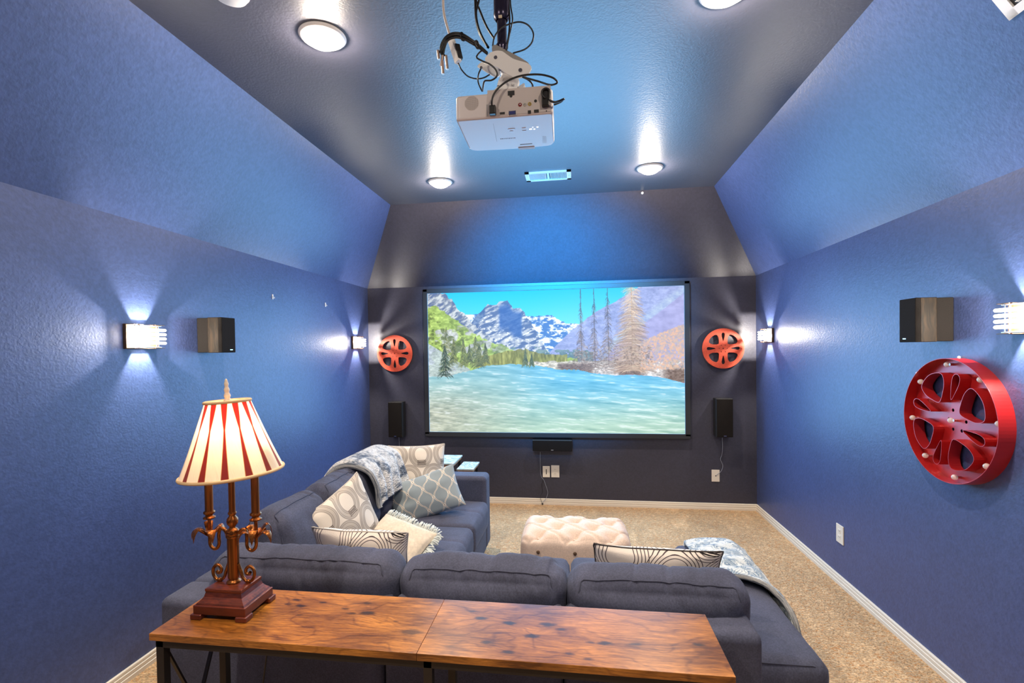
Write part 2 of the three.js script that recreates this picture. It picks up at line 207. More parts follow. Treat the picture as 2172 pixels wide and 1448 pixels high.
// ---------------------------------------------------------------- ceiling fittings
function downlight(x, z, label) {
  const t = thing('downlight', label, 'ceiling light', [x, H2, z], 'recessed downlights');
  part('trim_ring', lathe([[0.074, 0.001], [0.098, 0], [0.1, -0.004], [0.092, -0.012], [0.078, -0.016], [0.074, -0.01]]), M.white, t, 'white trim ring');
  const dome = []; for (let k = 0; k <= 10; k++) { const a = k / 10 * Math.PI / 2; dome.push([0.076 * Math.cos(a), -0.008 - 0.04 * Math.sin(a)]); } dome[10][0] = 0.0005; dome.push([0.0005, -0.006], [0.076, -0.006]);
  part('lens', lathe(dome), glowing([1, 0.95, 0.86], 4), t, 'glowing domed lens');
  const l = new THREE.SpotLight(lin(...CAN.color), CAN.power, 0, 1.05, 0.75); l.position.set(0, -0.02, 0); l.target.position.set(0, -1, 0); l.shadow.radius = 2; t.add(l, l.target);   // the beam
  const g = new THREE.PointLight(lin(...CAN.color), CAN.halo); g.position.set(0, -0.04, 0); g.shadow.radius = 1.5; t.add(g); return t;                                              // what leaves the dome sideways
}
downlight(-1.078, 2.9, 'lit recessed downlight in the ceiling beside the projector pole');
downlight(0.6, 2.91, 'lit recessed downlight at the ceiling edge near the sloped vent');
downlight(-1.078, 1.01, 'lit recessed downlight in the ceiling above the left film reel');
downlight(0.593, 1.025, 'lit recessed downlight in the ceiling above the tiny white sensor');
downlight(-1.078, 4.8, 'lit recessed downlight in the ceiling over the console table, behind the viewer');
downlight(0.6, 4.8, 'lit recessed downlight in the ceiling over the carpet, behind the viewer');
{
  const t = thing('smoke_detector', 'round white smoke detector at the ceiling corner near the downlight', 'smoke detector', [-1.29, H2, 3.205]);
  part('base', lathe([[0.0005, 0], [0.068, 0], [0.068, -0.008], [0.0005, -0.008]]), M.white, t); part('cover', lathe([[0.06, -0.008], [0.058, -0.022], [0.045, -0.03], [0.0005, -0.032]]), M.white, t);
}
function vent(t, w, h, M1) {                                         // grille lying in the xz plane, facing down
  part('frame', join([box(-w / 2, w / 2, -0.008, 0, -h / 2, -h / 2 + 0.028), box(-w / 2, w / 2, -0.008, 0, h / 2 - 0.028, h / 2), box(-w / 2, -w / 2 + 0.034, -0.008, 0, -h / 2, h / 2), box(w / 2 - 0.034, w / 2, -0.008, 0, -h / 2, h / 2)]), M.white, t);
  part('backing', box(-w / 2 + 0.02, w / 2 - 0.02, -0.0015, -0.0005, -h / 2 + 0.02, h / 2 - 0.02), M.black, t);
}
{
  const t = thing('air_vent', 'flat white rectangular air vent on the ceiling between two downlights', 'vent', [-0.192, H2, 0.998]); t.rotation.y = 0.0;
  vent(t, 0.362, 0.2); part('divider', box(-0.009, 0.009, -0.009, 0, -0.09, 0.09), M.white, t);
  for (const s of [-1, 1]) for (let k = 0; k < 13; k++) { const g = new THREE.BoxGeometry(0.0016, 0.012, 0.148); g.rotateZ(s * 0.6); g.translate(s * (0.02 + k * 0.0106), -0.006, 0); part('louvre', g, M.white, t); }
  for (const [x, z] of [[-0.165, 0.05], [-0.165, -0.05], [0.165, 0]]) part('screw', mv(cyl(0.003, 0.003, 0.002, 10), x, -0.009, z), M.chrome, t);
}
{
  const n = V(-0.81981, -0.57263, 0), up = V(-0.57263, 0.81981, 0);     // right slope: inward normal and the uphill direction
  const t = thing('slope_vent', 'white louvred air vent on the sloping right ceiling', 'vent'); 
  const q = new THREE.Matrix4().makeBasis(V(0, 0, -1), n.clone().negate(), up.clone().negate()); t.quaternion.setFromRotationMatrix(q);
  const corner = V(1.439, 2.639, 3.092); t.position.copy(corner).addScaledVector(up, 0.17).add(V(0, 0, 0.2)); 
  const w = 0.40, h = 0.34; vent(t, w, h);
  for (let k = 0; k < 14; k++) { const g = new THREE.BoxGeometry(0.30, 0.011, 0.0022); g.rotateX(0.65); g.translate(0, -0.005, -0.135 + k * 0.0208); part('louvre', g, M.white, t); }
}
{
  const p = at(1362, 408, 0.455), t = thing('ceiling_sensor', 'tiny round white sensor on the sloped ceiling below a downlight', 'sensor', [p.x, p.y, p.z]);
  const nn = V(0, -RUN, H2 - H1).normalize(); const k = (nn.dot(V(0, H1, 0)) - nn.dot(p)); t.position.addScaledVector(nn, k); t.quaternion.setFromUnitVectors(V(0, 1, 0), nn);
  part('body', lathe([[0.011, 0], [0.011, 0.004], [0.008, 0.008], [0.0003, 0.009]], 20), M.white, t);
}

// ---------------------------------------------------------------- wall sconces
M.bronze = std({ color: lin(0.12, 0.07, 0.04), roughness: 0.4, metalness: 0.7 });
function sconce(side, z, label) {                                    // side +1 = on the left wall, looking to +x
  const t = thing('wall_sconce', label, 'wall light', [side > 0 ? XL : XR, 1.668, z], 'glass rod wall sconces'); if (side < 0) t.rotation.y = Math.PI;
  part('back_plate', rbox(0, 0.012, -0.062, 0.062, -0.09, 0.09, 0.003), M.bronze, t, 'bronze back plate');
  for (const s of [-1, 1]) part('end_strip', rbox(0.01, 0.020, -0.06, 0.06, s * 0.088 - 0.003, s * 0.088 + 0.003, 0.001), M.bronze, t);
  for (const s of [-1, 1]) for (const q of [-1, 1]) part('cover_plate', rbox(0.01, 0.062, s * 0.059 - 0.0015, s * 0.059 + 0.0015, q * 0.061 - 0.028, q * 0.061 + 0.028, 0.0005), M.bronze, t);
  for (const s of [-1, 1]) part('frame_bar', bar(V(0.052, s * 0.054, -0.075), V(0.052, s * 0.054, 0.075), 0.004), M.chrome, t);
  for (let k = 0; k < 4; k++) { const g = new THREE.CapsuleGeometry(0.0078, 0.165, 5, 14); g.rotateX(Math.PI / 2); g.translate(0.068, 0.033 - k * 0.022, 0); part('glass_rod', g, M.rod ??= glowing([1, 0.97, 0.88], 1.3), t, 'glowing glass rod'); }
  for (const s of [-1, 1]) part('rod_pin', bar(V(0.058, -0.055, s * 0.055), V(0.058, 0.055, s * 0.055), 0.0022, 8), M.chrome, t);
  const b = new THREE.CapsuleGeometry(0.011, 0.03, 5, 14); b.rotateX(Math.PI / 2); b.translate(0.036, 0, 0); part('bulb', b, M.sbulb ??= glowing([1, 0.95, 0.85], 6), t);
  const l = new THREE.PointLight(lin(...SCONCE.color), SCONCE.power); l.position.set(0.036, 0, 0); l.shadow.radius = 0.4; t.add(l); return t;
}
sconce(1, 2.76, 'lit glass rod sconce on the left wall beside a small speaker');
sconce(1, 0.315, 'lit glass rod sconce in the corner by the left film reel');
sconce(-1, 0.335, 'lit glass rod sconce in the corner by the right film reel');
sconce(-1, 2.845, 'lit glass rod sconce above the large red marquee reel');
sconce(1, 5.2, 'lit glass rod sconce on the left wall behind the viewer');
sconce(-1, 5.2, 'lit glass rod sconce on the right wall behind the viewer');

// ---------------------------------------------------------------- wall hung things
function petals(r, big, small, rot = 0) {                             // cut-outs of a film reel: four wide ones and four drops
  const out = [];
  for (let k = 0; k < 4; k++) {
    const a = rot + Math.PI / 4 + k * Math.PI / 2, p = [], pt = (rr, da) => new THREE.Vector2(r * rr * Math.cos(a + da), r * rr * Math.sin(a + da));
    const cp = new THREE.CatmullRomCurve3([pt(0.32, 0), pt(0.44, 0.30), pt(0.62, 0.40), pt(0.76, 0.32), pt(0.80, 0.0), pt(0.76, -0.32), pt(0.62, -0.40), pt(0.44, -0.30)].map((q) => V(q.x, q.y, 0)), true, 'catmullrom', 0.5);
    out.push(cp.getSpacedPoints(40).slice(0, 40).map((q) => new THREE.Vector2(q.x, q.y)));
    const b = rot + k * Math.PI / 2, dt = (rr, w) => V(r * (rr * Math.cos(b) - w * Math.sin(b)), r * (rr * Math.sin(b) + w * Math.cos(b)), 0);
    const dp = new THREE.CatmullRomCurve3([dt(0.36, 0), dt(0.5, 0.045), dt(0.66, 0.075), dt(0.75, 0.06), dt(0.785, 0), dt(0.75, -0.06), dt(0.66, -0.075), dt(0.5, -0.045)], true, 'catmullrom', 0.5);
    out.push(dp.getSpacedPoints(32).slice(0, 32).map((q) => new THREE.Vector2(q.x, q.y)));
  }
  return out;
}
function circlePath(x, y, r, n = 16) { const p = []; for (let k = 0; k < n; k++) p.push(new THREE.Vector2(x + r * Math.cos(k / n * 6.28319), y + r * Math.sin(k / n * 6.28319))); return p; }
function filmReel(x, y, label) {
  const R = 0.192, t = thing('film_reel', label, 'wall decor', [x, y, 0], 'small film reels beside the screen');
  const s = new THREE.Shape(circlePath(0, 0, R, 72)); for (const p of petals(R)) s.holes.push(new THREE.Path(p));
  s.holes.push(new THREE.Path(circlePath(0, 0, 0.0055, 12))); for (let k = 0; k < 6; k++) s.holes.push(new THREE.Path(circlePath(0.036 * Math.cos(k * Math.PI / 3), 0.036 * Math.sin(k * Math.PI / 3), 0.004, 10)));
  part('disc', boxUV(mv(shaped(s, 0.008, 0.0015), 0, 0, 0.03)), M.reel, t, 'orange-red pierced disc');
  const sp = new THREE.Shape(circlePath(0, 0, 0.02, 24)); part('spacer', boxUV(mv(shaped(sp, 0.028, 0), 0, 0, 0.001)), M.black, t);
}
filmReel(-1.866, 1.554, 'orange-red film reel left of the screen, beside a corner sconce');
filmReel(1.405, 1.558, 'orange-red film reel above the speaker with a dangling wire');
{
  const R = 0.28, D = 0.062, t = thing('marquee_reel', 'large red metal marquee reel with small bulbs on the right wall', 'wall decor', [XR, 1.228, 2.49]); t.rotation.y = -Math.PI / 2;   // local +z looks into the room, local +x runs to +z
  const rot = -0.30, pp = petals(R, 0, 0, rot);
  const s = new THREE.Shape(circlePath(0, 0, R - 0.001, 96)); for (const p of pp) s.holes.push(new THREE.Path(p)); for (let k = 0; k < 6; k++) s.holes.push(new THREE.Path(circlePath(0.05 * Math.cos(k * Math.PI / 3), 0.05 * Math.sin(k * Math.PI / 3), 0.0075, 12)));
  part('face_plate', boxUV(mv(shaped(s, 0.0016, 0), 0, 0, 0.012)), M.redMetal, t, 'pierced red face plate');
  const ring = new THREE.Shape(circlePath(0, 0, R, 120)); ring.holes.push(new THREE.Path(circlePath(0, 0, R - 0.0025, 120))); part('rim', boxUV(shaped(ring, D, 0.0006)), M.redMetal, t, 'deep red rim');
  for (const p of pp) { const c = p.reduce((a, q) => a.add(q), new THREE.Vector2()).divideScalar(p.length), o = p.map((q) => q.clone().sub(c).multiplyScalar(1 + 0.0022 / q.distanceTo(c)).add(c)), w = new THREE.Shape(o); w.holes.push(new THREE.Path(p)); part('petal_wall', boxUV(mv(shaped(w, D - 0.014, 0), 0, 0, 0.012)), M.redMetal, t); }
  const glass = phy({ color: lin(1, 0.97, 0.92), transmission: 0.55, thickness: 0, roughness: 0.12, ior: 1.7 }), sp = [[0, 0]];
  for (let k = 0; k < 8; k++) { const a = rot + 0.39 + k * Math.PI / 4; sp.push([0.9 * R * Math.cos(a), 0.9 * R * Math.sin(a)]); }
  for (const [x, y] of sp) { const b = part('bulb', mv(new THREE.SphereGeometry(0.0125, 18, 14), x, y, 0.040), glass, t, 'small clear bulb'); const c = cyl(0.0055, 0.006, 0.016, 14); c.rotateX(Math.PI / 2); c.translate(x, y, 0.0215); part('socket', c, M.chrome, b); }
  part('hanger', mv(new THREE.SphereGeometry(0.006, 12, 10), 0.0, R + 0.004, 0.008), M.white, t);
}
function bookshelf(x0, x1, y0, y1, z1, name, label) {                // speaker against the back wall
  const t = thing(name, label, 'speaker', [0, 0, 0], 'black front speakers'); 
  part('cabinet', rbox(x0, x1, y0, y1, 0.012, z1 - 0.014, 0.004), M.black, t); part('grille', rbox(x0 + 0.003, x1 - 0.003, y0 + 0.003, y1 - 0.003, z1 - 0.014, z1, 0.004), M.grille, t, 'dark cloth grille');
  part('badge', box((x0 + x1) / 2 - 0.012, (x0 + x1) / 2 + 0.012, y0 + 0.012, y0 + 0.017, z1, z1 + 0.0012), M.chrome, t); part('wall_bracket', box((x0 + x1) / 2 - 0.03, (x0 + x1) / 2 + 0.03, (y0 + y1) / 2 - 0.05, (y0 + y1) / 2 + 0.05, 0, 0.013), M.black, t);
}
bookshelf(-1.917, -1.767, 0.688, 1.052, 0.13, 'front_speaker', 'tall black speaker hung below the film reel by the sofa corner');
bookshelf(1.316, 1.466, 0.721, 1.085, 0.13, 'front_speaker', 'tall black speaker hung under the right film reel with a dangling wire');
bookshelf(-0.428, -0.034, 0.56, 0.671, 0.1, 'centre_speaker', 'long low black centre speaker under the projection screen');
function surround(side, z0, label) {
  const t = thing('surround_speaker', label, 'speaker', [side > 0 ? XL : XR, 1.685, z0], 'small wood sided wall speakers'); if (side < 0) t.scale.x = 1;
  const f = (x) => side > 0 ? x : -x, B = (a, b, ...r) => rbox(Math.min(f(a), f(b)), Math.max(f(a), f(b)), ...r);
  part('rear_shell', B(0.002, 0.075, -0.1, 0.1, -0.054, 0.054, 0.004), M.grille, t); part('cabinet', B(0.072, 0.14, -0.102, 0.102, -0.0565, 0.0565, 0.003), M.cabinet, t, 'dark wood grain cabinet'); part('grille', B(0.139, 0.162, -0.102, 0.102, -0.057, 0.057, 0.004), M.grille, t, 'black cloth grille');
  part('badge', B(0.162, 0.1632, -0.088, -0.083, -0.03 , -0.008, 0.0003), M.chrome, t);
}
surround(1, 2.328, 'small wood sided speaker on the left wall next to a sconce');
surround(-1, 2.398, 'small wood sided speaker on the right wall above the large red reel');
function wallPlate(x0, x1, y0, y1, label, kind) {
  const t = thing('wall_plate', label, 'wall plate', [0, 0, 0]); part('cover', rbox(x0, x1, y0, y1, 0, 0.007, 0.002), M.plate, t); const cx = (x0 + x1) / 2, cy = (y0 + y1) / 2;
  if (kind === 'slot') part('slot', box(cx - 0.004, cx + 0.004, cy - 0.026, cy + 0.026, 0.0065, 0.0078), M.black, t);
  else if (kind === 'outlet') for (const s of [-1, 1]) { part('socket', rbox(cx - 0.016, cx + 0.016, cy + s * 0.02 - 0.013, cy + s * 0.02 + 0.013, 0.006, 0.009, 0.003), M.plate, t); for (const q of [-1, 1]) part('slot', box(cx + q * 0.006 - 0.001, cx + q * 0.006 + 0.001, cy + s * 0.02 - 0.004, cy + s * 0.02 + 0.005, 0.0088, 0.0096), M.black, t); }
  else part('port', mv(cyl(0.005, 0.005, 0.003, 12).rotateX(Math.PI / 2), cx, cy, 0.008), M.black, t);
  return t;
}
wallPlate(-0.335, -0.263, 0.278, 0.392, 'cream wall plate with a dark vertical slot under the centre speaker', 'slot');
wallPlate(-0.249, -0.167, 0.279, 0.401, 'cream electrical outlet plate beside the slotted plate', 'outlet');
wallPlate(1.3, 1.373, 0.271, 0.386, 'cream wall plate where the right speaker wire ends', 'port');
{ const t = wallPlate(-0.042, 0.042, -0.06, 0.06, 'white outlet plate low on the right wall above the baseboard', 'outlet'); t.position.set(XR, 0.335, 1.486); t.rotation.y = -Math.PI / 2; }
M.wire = std({ color: lin(0.32, 0.36, 0.44), roughness: 0.3, metalness: 0.3 });
solo('speaker_wire', 'thin pale wire hanging from the right speaker to its wall plate', 'wire', tube([at(1532, 928, 0.05), at(1532.5, 950, 0.02), at(1531, 965, 0.012), at(1528, 973, 0.014), at(1533, 987, 0.01), at(1530, 998, 0.012), at(1519, 1008, 0.011)], 0.0022, 40, 6), M.wire);
solo('speaker_wire', 'thin pale wire below the left speaker, behind the sofa', 'wire', tube([at(846, 926, 0.05), at(847, 945, 0.015), at(846, 975, 0.01), at(846, 1010, 0.01)], 0.0022, 24, 6), M.wire);
{
  const t = thing('tied_wire', 'loop of thin wire hanging below the centre speaker to the baseboard', 'wire');
  part('strand', tube([at(1146, 958, 0.03), at(1146, 985, 0.01), at(1148, 1010, 0.008), at(1153, 1017, 0.008), at(1158, 1030, 0.008), at(1162, 1045, 0.01), at(1158, 1057, 0.02), at(1151, 1066, 0.026)], 0.002, 40, 6), M.wire, t);
  part('strand', tube([at(1153, 1017, 0.009), at(1149, 1028, 0.008), at(1151, 1042, 0.01), at(1146, 1054, 0.02), at(1150, 1067, 0.026)], 0.002, 30, 6), M.cable, t);
  const p = at(1150.5, 1068, 0.027); part('knot', mv(new THREE.SphereGeometry(0.009, 10, 8), p.x, p.y, p.z), M.cable, t);
}
for (const [y, z, lab] of [[1.985, 1.654, 'tiny white adhesive hook on the left wall, the one further from the screen'], [1.995, 0.896, 'tiny white adhesive hook on the left wall near the corner sconce']]) {
  const t = thing('wall_hook', lab, 'hook', [XL, y, z], 'adhesive wall hooks'); part('pad', rbox(0, 0.004, -0.018, 0.018, -0.007, 0.007, 0.002), M.white, t); part('prong', tube([[0.003, 0.004, 0], [0.012, -0.004, 0], [0.014, -0.012, 0], [0.018, -0.006, 0]], 0.002, 12, 6), M.white, t);
}

// ---------------------------------------------------------------- upholstery helpers
function soft(w, h, d, o = {}) {                                      // padded box: rounded, puffed, wrinkled; returns {geo, at(p)} with p in [-1, 1]
  const { r = 0.05, puff = [0.01, 0.012, 0.025], wr = 0.004, n = [30, 16, 12], s = 1, fold = 0, dip = null } = o, hx = w / 2, hy = h / 2, hz = d / 2;
  const map = (p) => {
    const q = V(p.x * hx, p.y * hy, p.z * hz), i = V(clamp(q.x, -(hx - r), hx - r), clamp(q.y, -(hy - r), hy - r), clamp(q.z, -(hz - r), hz - r)), e = q.clone().sub(i);
    const L = Math.max(Math.abs(e.x), Math.abs(e.y), Math.abs(e.z)); const out = L > 1e-9 ? i.clone().addScaledVector(e.clone().normalize(), L) : q.clone();
    const a = 1 - p.x * p.x, b = 1 - p.y * p.y, c = 1 - p.z * p.z;
    out.x += Math.sign(p.x) * Math.pow(Math.abs(p.x), 3) * puff[0] * b * c; out.y += Math.sign(p.y) * Math.pow(Math.abs(p.y), 3) * puff[1] * a * c; out.z += Math.sign(p.z) * Math.pow(Math.abs(p.z), 3) * puff[2] * a * b;
    const k = wr * (noise3(out.x * 7 + s * 13, out.y * 11 + s, out.z * 11 - s) + 0.5 * noise3(out.x * 24 + s, out.y * 17, out.z * 17 + s * 3)), dir = out.clone().sub(i.multiplyScalar(0.85)).normalize(); out.addScaledVector(dir, k);
    if (fold) out.addScaledVector(dir, -fold * Math.max(0, noise3(out.x * 34 + out.y * 14 + s * 5, out.y * 5 + s, out.z * 5)) * smooth(0.2, 1, Math.abs(p.y)));
    if (dip) out.y -= dip(out.x, out.z) * smooth(0, 1, p.y);
    return out;
  };
  const g = new THREE.BoxGeometry(2, 2, 2, ...n), ps = g.attributes.position, v = V(); g.deleteAttribute('uv'); g.deleteAttribute('normal');
  for (let k = 0; k < ps.count; k++) { v.fromBufferAttribute(ps, k); const q = map(v); ps.setXYZ(k, q.x, q.y, q.z); }
  const m = mergeVertices(g, 1e-5); m.computeVertexNormals(); return { geo: boxUV(m), map };
}
function cushion(name, w, h, d, o, parent, pos, rot = [0, 0, 0], seams = [[0.80, 1]], label) {
  const c = soft(w, h, d, o), m = part(name, c.geo, o.mat || M.sofa, parent, label); m.position.set(...pos); m.rotation.set(...rot, 'YXZ');
  for (const [y, z] of seams) { const p = []; for (let k = 0; k <= 30; k++) { const t = -1 + k / 15, e = smooth(0.86, 1, Math.abs(t)); const yy = y - e * e * 0.8, zz = mix(z, Math.sign(z), e), mx = Math.max(Math.abs(yy), Math.abs(zz)); p.push(c.map(V(t * 0.97, yy / mx, zz / mx)).add(V(0, 0.0006, Math.sign(z) * 0.0006))); } part('seam', tube(p, 0.003, 60, 6), M.seam, m); }
  return m;
}

// ---------------------------------------------------------------- sectional sofa
{
  const t = thing('sectional_sofa', 'large charcoal blue fabric sectional sofa wrapping the corner', 'sofa', [0, 0, 0]);
  const frame = (...a) => part('back_frame', rbox(...a, 0.03, 5), M.sofa, t);
  frame(-1.645, -0.719, 0.05, 0.61, 3.06, 3.235); frame(-0.715, -0.055, 0.05, 0.61, 3.06, 3.235); frame(-0.051, 0.612, 0.05, 0.61, 3.06, 3.235);
  frame(-1.645, -1.47, 0.05, 0.61, 1.12, 3.07);
  part('armrest', rbox(-1.50, -0.68, 0.05, 0.61, 1.12, 1.30, 0.035, 5), M.sofa, t);
  part('seat_base', rbox(-1.5, -0.685, 0.05, 0.26, 1.28, 2.3, 0.02), M.sofa, t); part('seat_base', rbox(-1.5, 0.875, 0.05, 0.26, 2.22, 3.07, 0.02), M.sofa, t);
  const tuft = (w, d, nx, nz) => (x, z) => { let s = 0; const u = (x / w + 0.5) * nx, v = (z / d + 0.5) * nz, lx = Math.abs(u - Math.round(u)) * w / nx, lz = Math.abs(v - Math.round(v)) * d / nz; const ix = Math.round(u) > 0 && Math.round(u) < nx, iz = Math.round(v) > 0 && Math.round(v) < nz; if (ix) s += 0.008 * Math.exp(-lx * lx / 0.00018); if (iz) s += 0.008 * Math.exp(-lz * lz / 0.00018); if (ix && iz) s += 0.012 * Math.exp(-(lx * lx + lz * lz) / 0.0012); return s; };
  const seat = (x0, x1, z0, z1, s, nx, nz, y1 = 0.445) => { const w = x1 - x0, d = z1 - z0; return cushion('seat_cushion', w, 0.2, d, { r: 0.045, puff: [0.008, 0.014, 0.008], wr: 0.003, n: [40, 6, 40], s, dip: tuft(w, d, nx, nz) }, t, [(x0 + x1) / 2, y1 - 0.112, (z0 + z1) / 2], [0, 0, 0], []); };
  seat(-1.42, -0.66, 1.30, 1.845, 3, 3, 2); seat(-1.42, -0.66, 1.85, 2.36, 4, 3, 2);
  seat(-1.42, -0.7, 2.37, 3.06, 5, 2, 2); seat(-0.695, -0.04, 2.24, 3.06, 6, 2, 2); seat(-0.035, 0.615, 2.22, 3.06, 7, 2, 2);
  const end = cushion('end_seat', 0.34, 0.39, 1.07, { r: 0.045, puff: [0.012, 0.02, 0.01], wr: 0.004, n: [14, 14, 40], s: 9 }, t, [0.715, 0.252, 2.572], [0, 0, 0], []);
  { const p = []; for (let k = 0; k <= 12; k++) p.push(V(0.6 + k * 0.0225, 0.437 - (k > 10 ? 0.012 * (k - 10) : 0) - (k < 1 ? 0 : 0), 3.094)); part('seam', tube(p, 0.003, 30, 6), M.seam, t); }
  const back = (x0, x1, s, h, yc) => cushion('back_cushion', x1 - x0, h, 0.2, { r: 0.075, puff: [0.012, 0.018, 0.03], wr: 0.007, n: [84, 30, 20], s, fold: 0.016 }, t, [(x0 + x1) / 2, yc, 2.998], [0.26, 0, 0], [[1, 0.5]]);
  back(-1.535, -0.712, 1, 0.35, 0.568); back(-0.704, -0.046, 2, 0.35, 0.558); back(-0.038, 0.622, 3, 0.335, 0.552);
  const side = (z0, z1, s, y = 0.635) => cushion('back_cushion', z1 - z0, 0.41, 0.2, { r: 0.08, puff: [0.014, 0.02, 0.03], wr: 0.008, n: [72, 30, 20], s, fold: 0.020 }, t, [-1.385, y, (z0 + z1) / 2], [-0.26, Math.PI / 2, 0], [[1, -0.7], [1, 0.8]]);
  side(2.49, 2.93, 11); side(1.90, 2.48, 12, 0.64); side(1.33, 1.89, 13);
  for (const [u, v] of [[653, 1057], [679, 1045]]) { const k = (-1.5 - EYE.x), d = at(u, v, 0).sub(EYE), p = EYE.clone().addScaledVector(d, k / d.x); const g = rbox(-0.002, 0.002, -0.012, 0.012, -0.02, 0.02, 0.001); part('care_tag', mv(g, p.x, p.y, p.z), M.white, t, 'small white tag'); }
  for (const [x, z] of [[-1.58, 1.18], [-0.75, 1.2], [-1.58, 3.17], [0.55, 3.17], [0.8, 2.15], [-0.6, 2.3]]) part('foot', rbox(x - 0.03, x + 0.03, 0, 0.055, z - 0.03, z + 0.03, 0.004), M.black, t);
}

// ---------------------------------------------------------------- throw pillows
function arcs(g, w, h, bg, line, fills, bars, step, lw, turn = 0) {   // rows of nested stadium loops with short dark bars
  g.fillStyle = bg; g.fillRect(0, 0, w, h); g.save(); g.translate(w / 2, h / 2); g.rotate(turn); g.translate(-w / 2, -h / 2);
  const loop = (cx, cy, a, b, k) => { g.beginPath(); g.ellipse(cx, cy, a, b, 0, 0, 6.2832); g.stroke(); };
  for (let j = -1; j < 4; j++) for (let i = -1; i < 4; i++) { const cx = (i + (j & 1 ? 0.5 : 0) + 0.25) * w / 2.3, cy = (j + 0.4) * h / 2.5;
    for (let k = 0; k < 5; k++) { g.strokeStyle = fills && k === 2 ? fills : line; g.lineWidth = fills ? lw * 1.6 : lw; loop(cx, cy, w * (0.115 + k * step), h * (0.135 + k * step)); }
    g.fillStyle = bars; for (let k = 0; k < 5; k++) { g.beginPath(); g.rect(cx - w * 0.07, cy + h * (0.10 + k * 0.018), w * 0.15, h * 0.009); g.fill(); } }
  g.restore();
}
const grain = (g, w, h, a) => { for (let k = 0; k < 5000; k++) { g.fillStyle = `rgba(${rnd() < 0.5 ? '255,255,255' : '90,80,70'},${a})`; g.fillRect(rnd() * w, rnd() * h, 2, 1 + rnd() * 3); } };
const loopsMap = canvasTex(768, 768, (g, w, h) => { arcs(g, w, h, '#ded3c4', '#a59b90', '#b9afa3', '#54483f', 0.022, 9); grain(g, w, h, 0.05); });
const linesMap = canvasTex(768, 768, (g, w, h) => { arcs(g, w, h, '#e9ded2', '#4a3f42', null, '#1c1718', 0.028, 5, 0.25); grain(g, w, h, 0.05); });
const trellisMap = canvasTex(900, 540, (g, w, h) => {
  g.fillStyle = '#8f9ba1'; g.fillRect(0, 0, w, h); grain(g, w, h, 0.10); const P = 100, Q = 135;
  const wavy = (off, lw, col) => { g.strokeStyle = col; g.lineWidth = lw; for (let i = -1; i < 11; i++) { const s = i & 1 ? 1 : -1; g.beginPath(); for (let y = -20; y <= h + 20; y += 5) { const q = Math.sin(y / Q * Math.PI), x = i * P + s * (P / 2 - 9) * Math.sign(q) * Math.pow(Math.abs(q), 0.8) + off; y === -20 ? g.moveTo(x, y) : g.lineTo(x, y); } g.stroke(); } };
  wavy(-7, 5, '#ece2d4'); wavy(7, 5, '#ece2d4'); wavy(0, 5, '#9a938a');
  for (let i = -1; i < 11; i++) for (let j = -1; j < 6; j++) { if (!((i + j) & 1)) continue; const x = (i + 0.5) * P, y = (j + 0.5) * Q; g.fillStyle = '#ece2d4'; g.beginPath(); g.ellipse(x, y, 17, 13, 0, 0, 6.3); g.fill(); g.fillStyle = '#7b726a'; g.beginPath(); g.ellipse(x, y, 8, 6, 0, 0, 6.3); g.fill(); }
});
const fabric = (map, k = 1) => phy({ map, roughness: 0.95, bumpMap: weavePillow, bumpScale: 0.0008, sheen: 0.2, sheenColor: lin(0.5, 0.5, 0.5) });
const weavePillow = weave.clone(); weavePillow.repeat.set(5, 5); weavePillow.needsUpdate = true;
function pillowGeo(w, h, t, s, ear = 0.10) {
  const n = 44, pos = [], uv = [], idx = [], N = (n + 1) * (n + 1);
  for (const sg of [1, -1]) for (let j = 0; j <= n; j++) for (let i = 0; i <= n; i++) {
    const a = -1 + 2 * i / n, b = -1 + 2 * j / n, edge = (1 - a * a) * (1 - b * b), pinchx = 1 - ear * (1 - b * b) * Math.abs(a) * (1 - 0) * 0.55, pinchy = 1 - ear * (1 - a * a) * Math.abs(b) * 0.55;
    const z = sg * t / 2 * Math.pow(Math.max(edge, 0), 0.42) * (1 + 0.10 * noise3(a * 2.2 + s, b * 2.2 - s, s)) + 0.008 * noise3(a * 3 + s * 7, b * 3, s) + 0.012 * noise3(a * 1.2, b * 1.2 + s * 3, 5);
    pos.push(a * w / 2 * pinchx, b * h / 2 * pinchy, z + (edge < 1e-6 ? sg * 0.001 : 0)); uv.push(i / n, j / n);
  }
  for (let k = 0; k < 2; k++) for (let j = 0; j < n; j++) for (let i = 0; i < n; i++) { const a = k * N + j * (n + 1) + i, b = a + 1, c = a + n + 1, d = c + 1; k === 0 ? idx.push(a, b, d, a, d, c) : idx.push(a, d, b, a, c, d); }
  const g = new THREE.BufferGeometry(); g.setAttribute('position', new THREE.Float32BufferAttribute(pos, 3)); g.setAttribute('uv', new THREE.Float32BufferAttribute(uv, 2)); g.setIndex(idx); g.computeVertexNormals(); return g;
}
function edgeLoop(w, h, ear, s) { const p = []; for (let k = 0; k < 80; k++) { const q = k / 20, f = q % 1, sd = Math.floor(q); let a, b; if (sd === 0) [a, b] = [-1 + 2 * f, -1]; else if (sd === 1) [a, b] = [1, -1 + 2 * f]; else if (sd === 2) [a, b] = [1 - 2 * f, 1]; else [a, b] = [-1, 1 - 2 * f]; p.push(V(a * w / 2 * (1 - ear * (1 - b * b) * Math.abs(a) * 0.55), b * h / 2 * (1 - ear * (1 - a * a) * Math.abs(b) * 0.55), 0.008 * noise3(a * 3 + s * 7, b * 3, s) + 0.012 * noise3(a * 1.2, b * 1.2 + s * 3, 5))); } return p; }
M.piping = std({ color: lin(0.55, 0.50, 0.44), roughness: 0.9 });
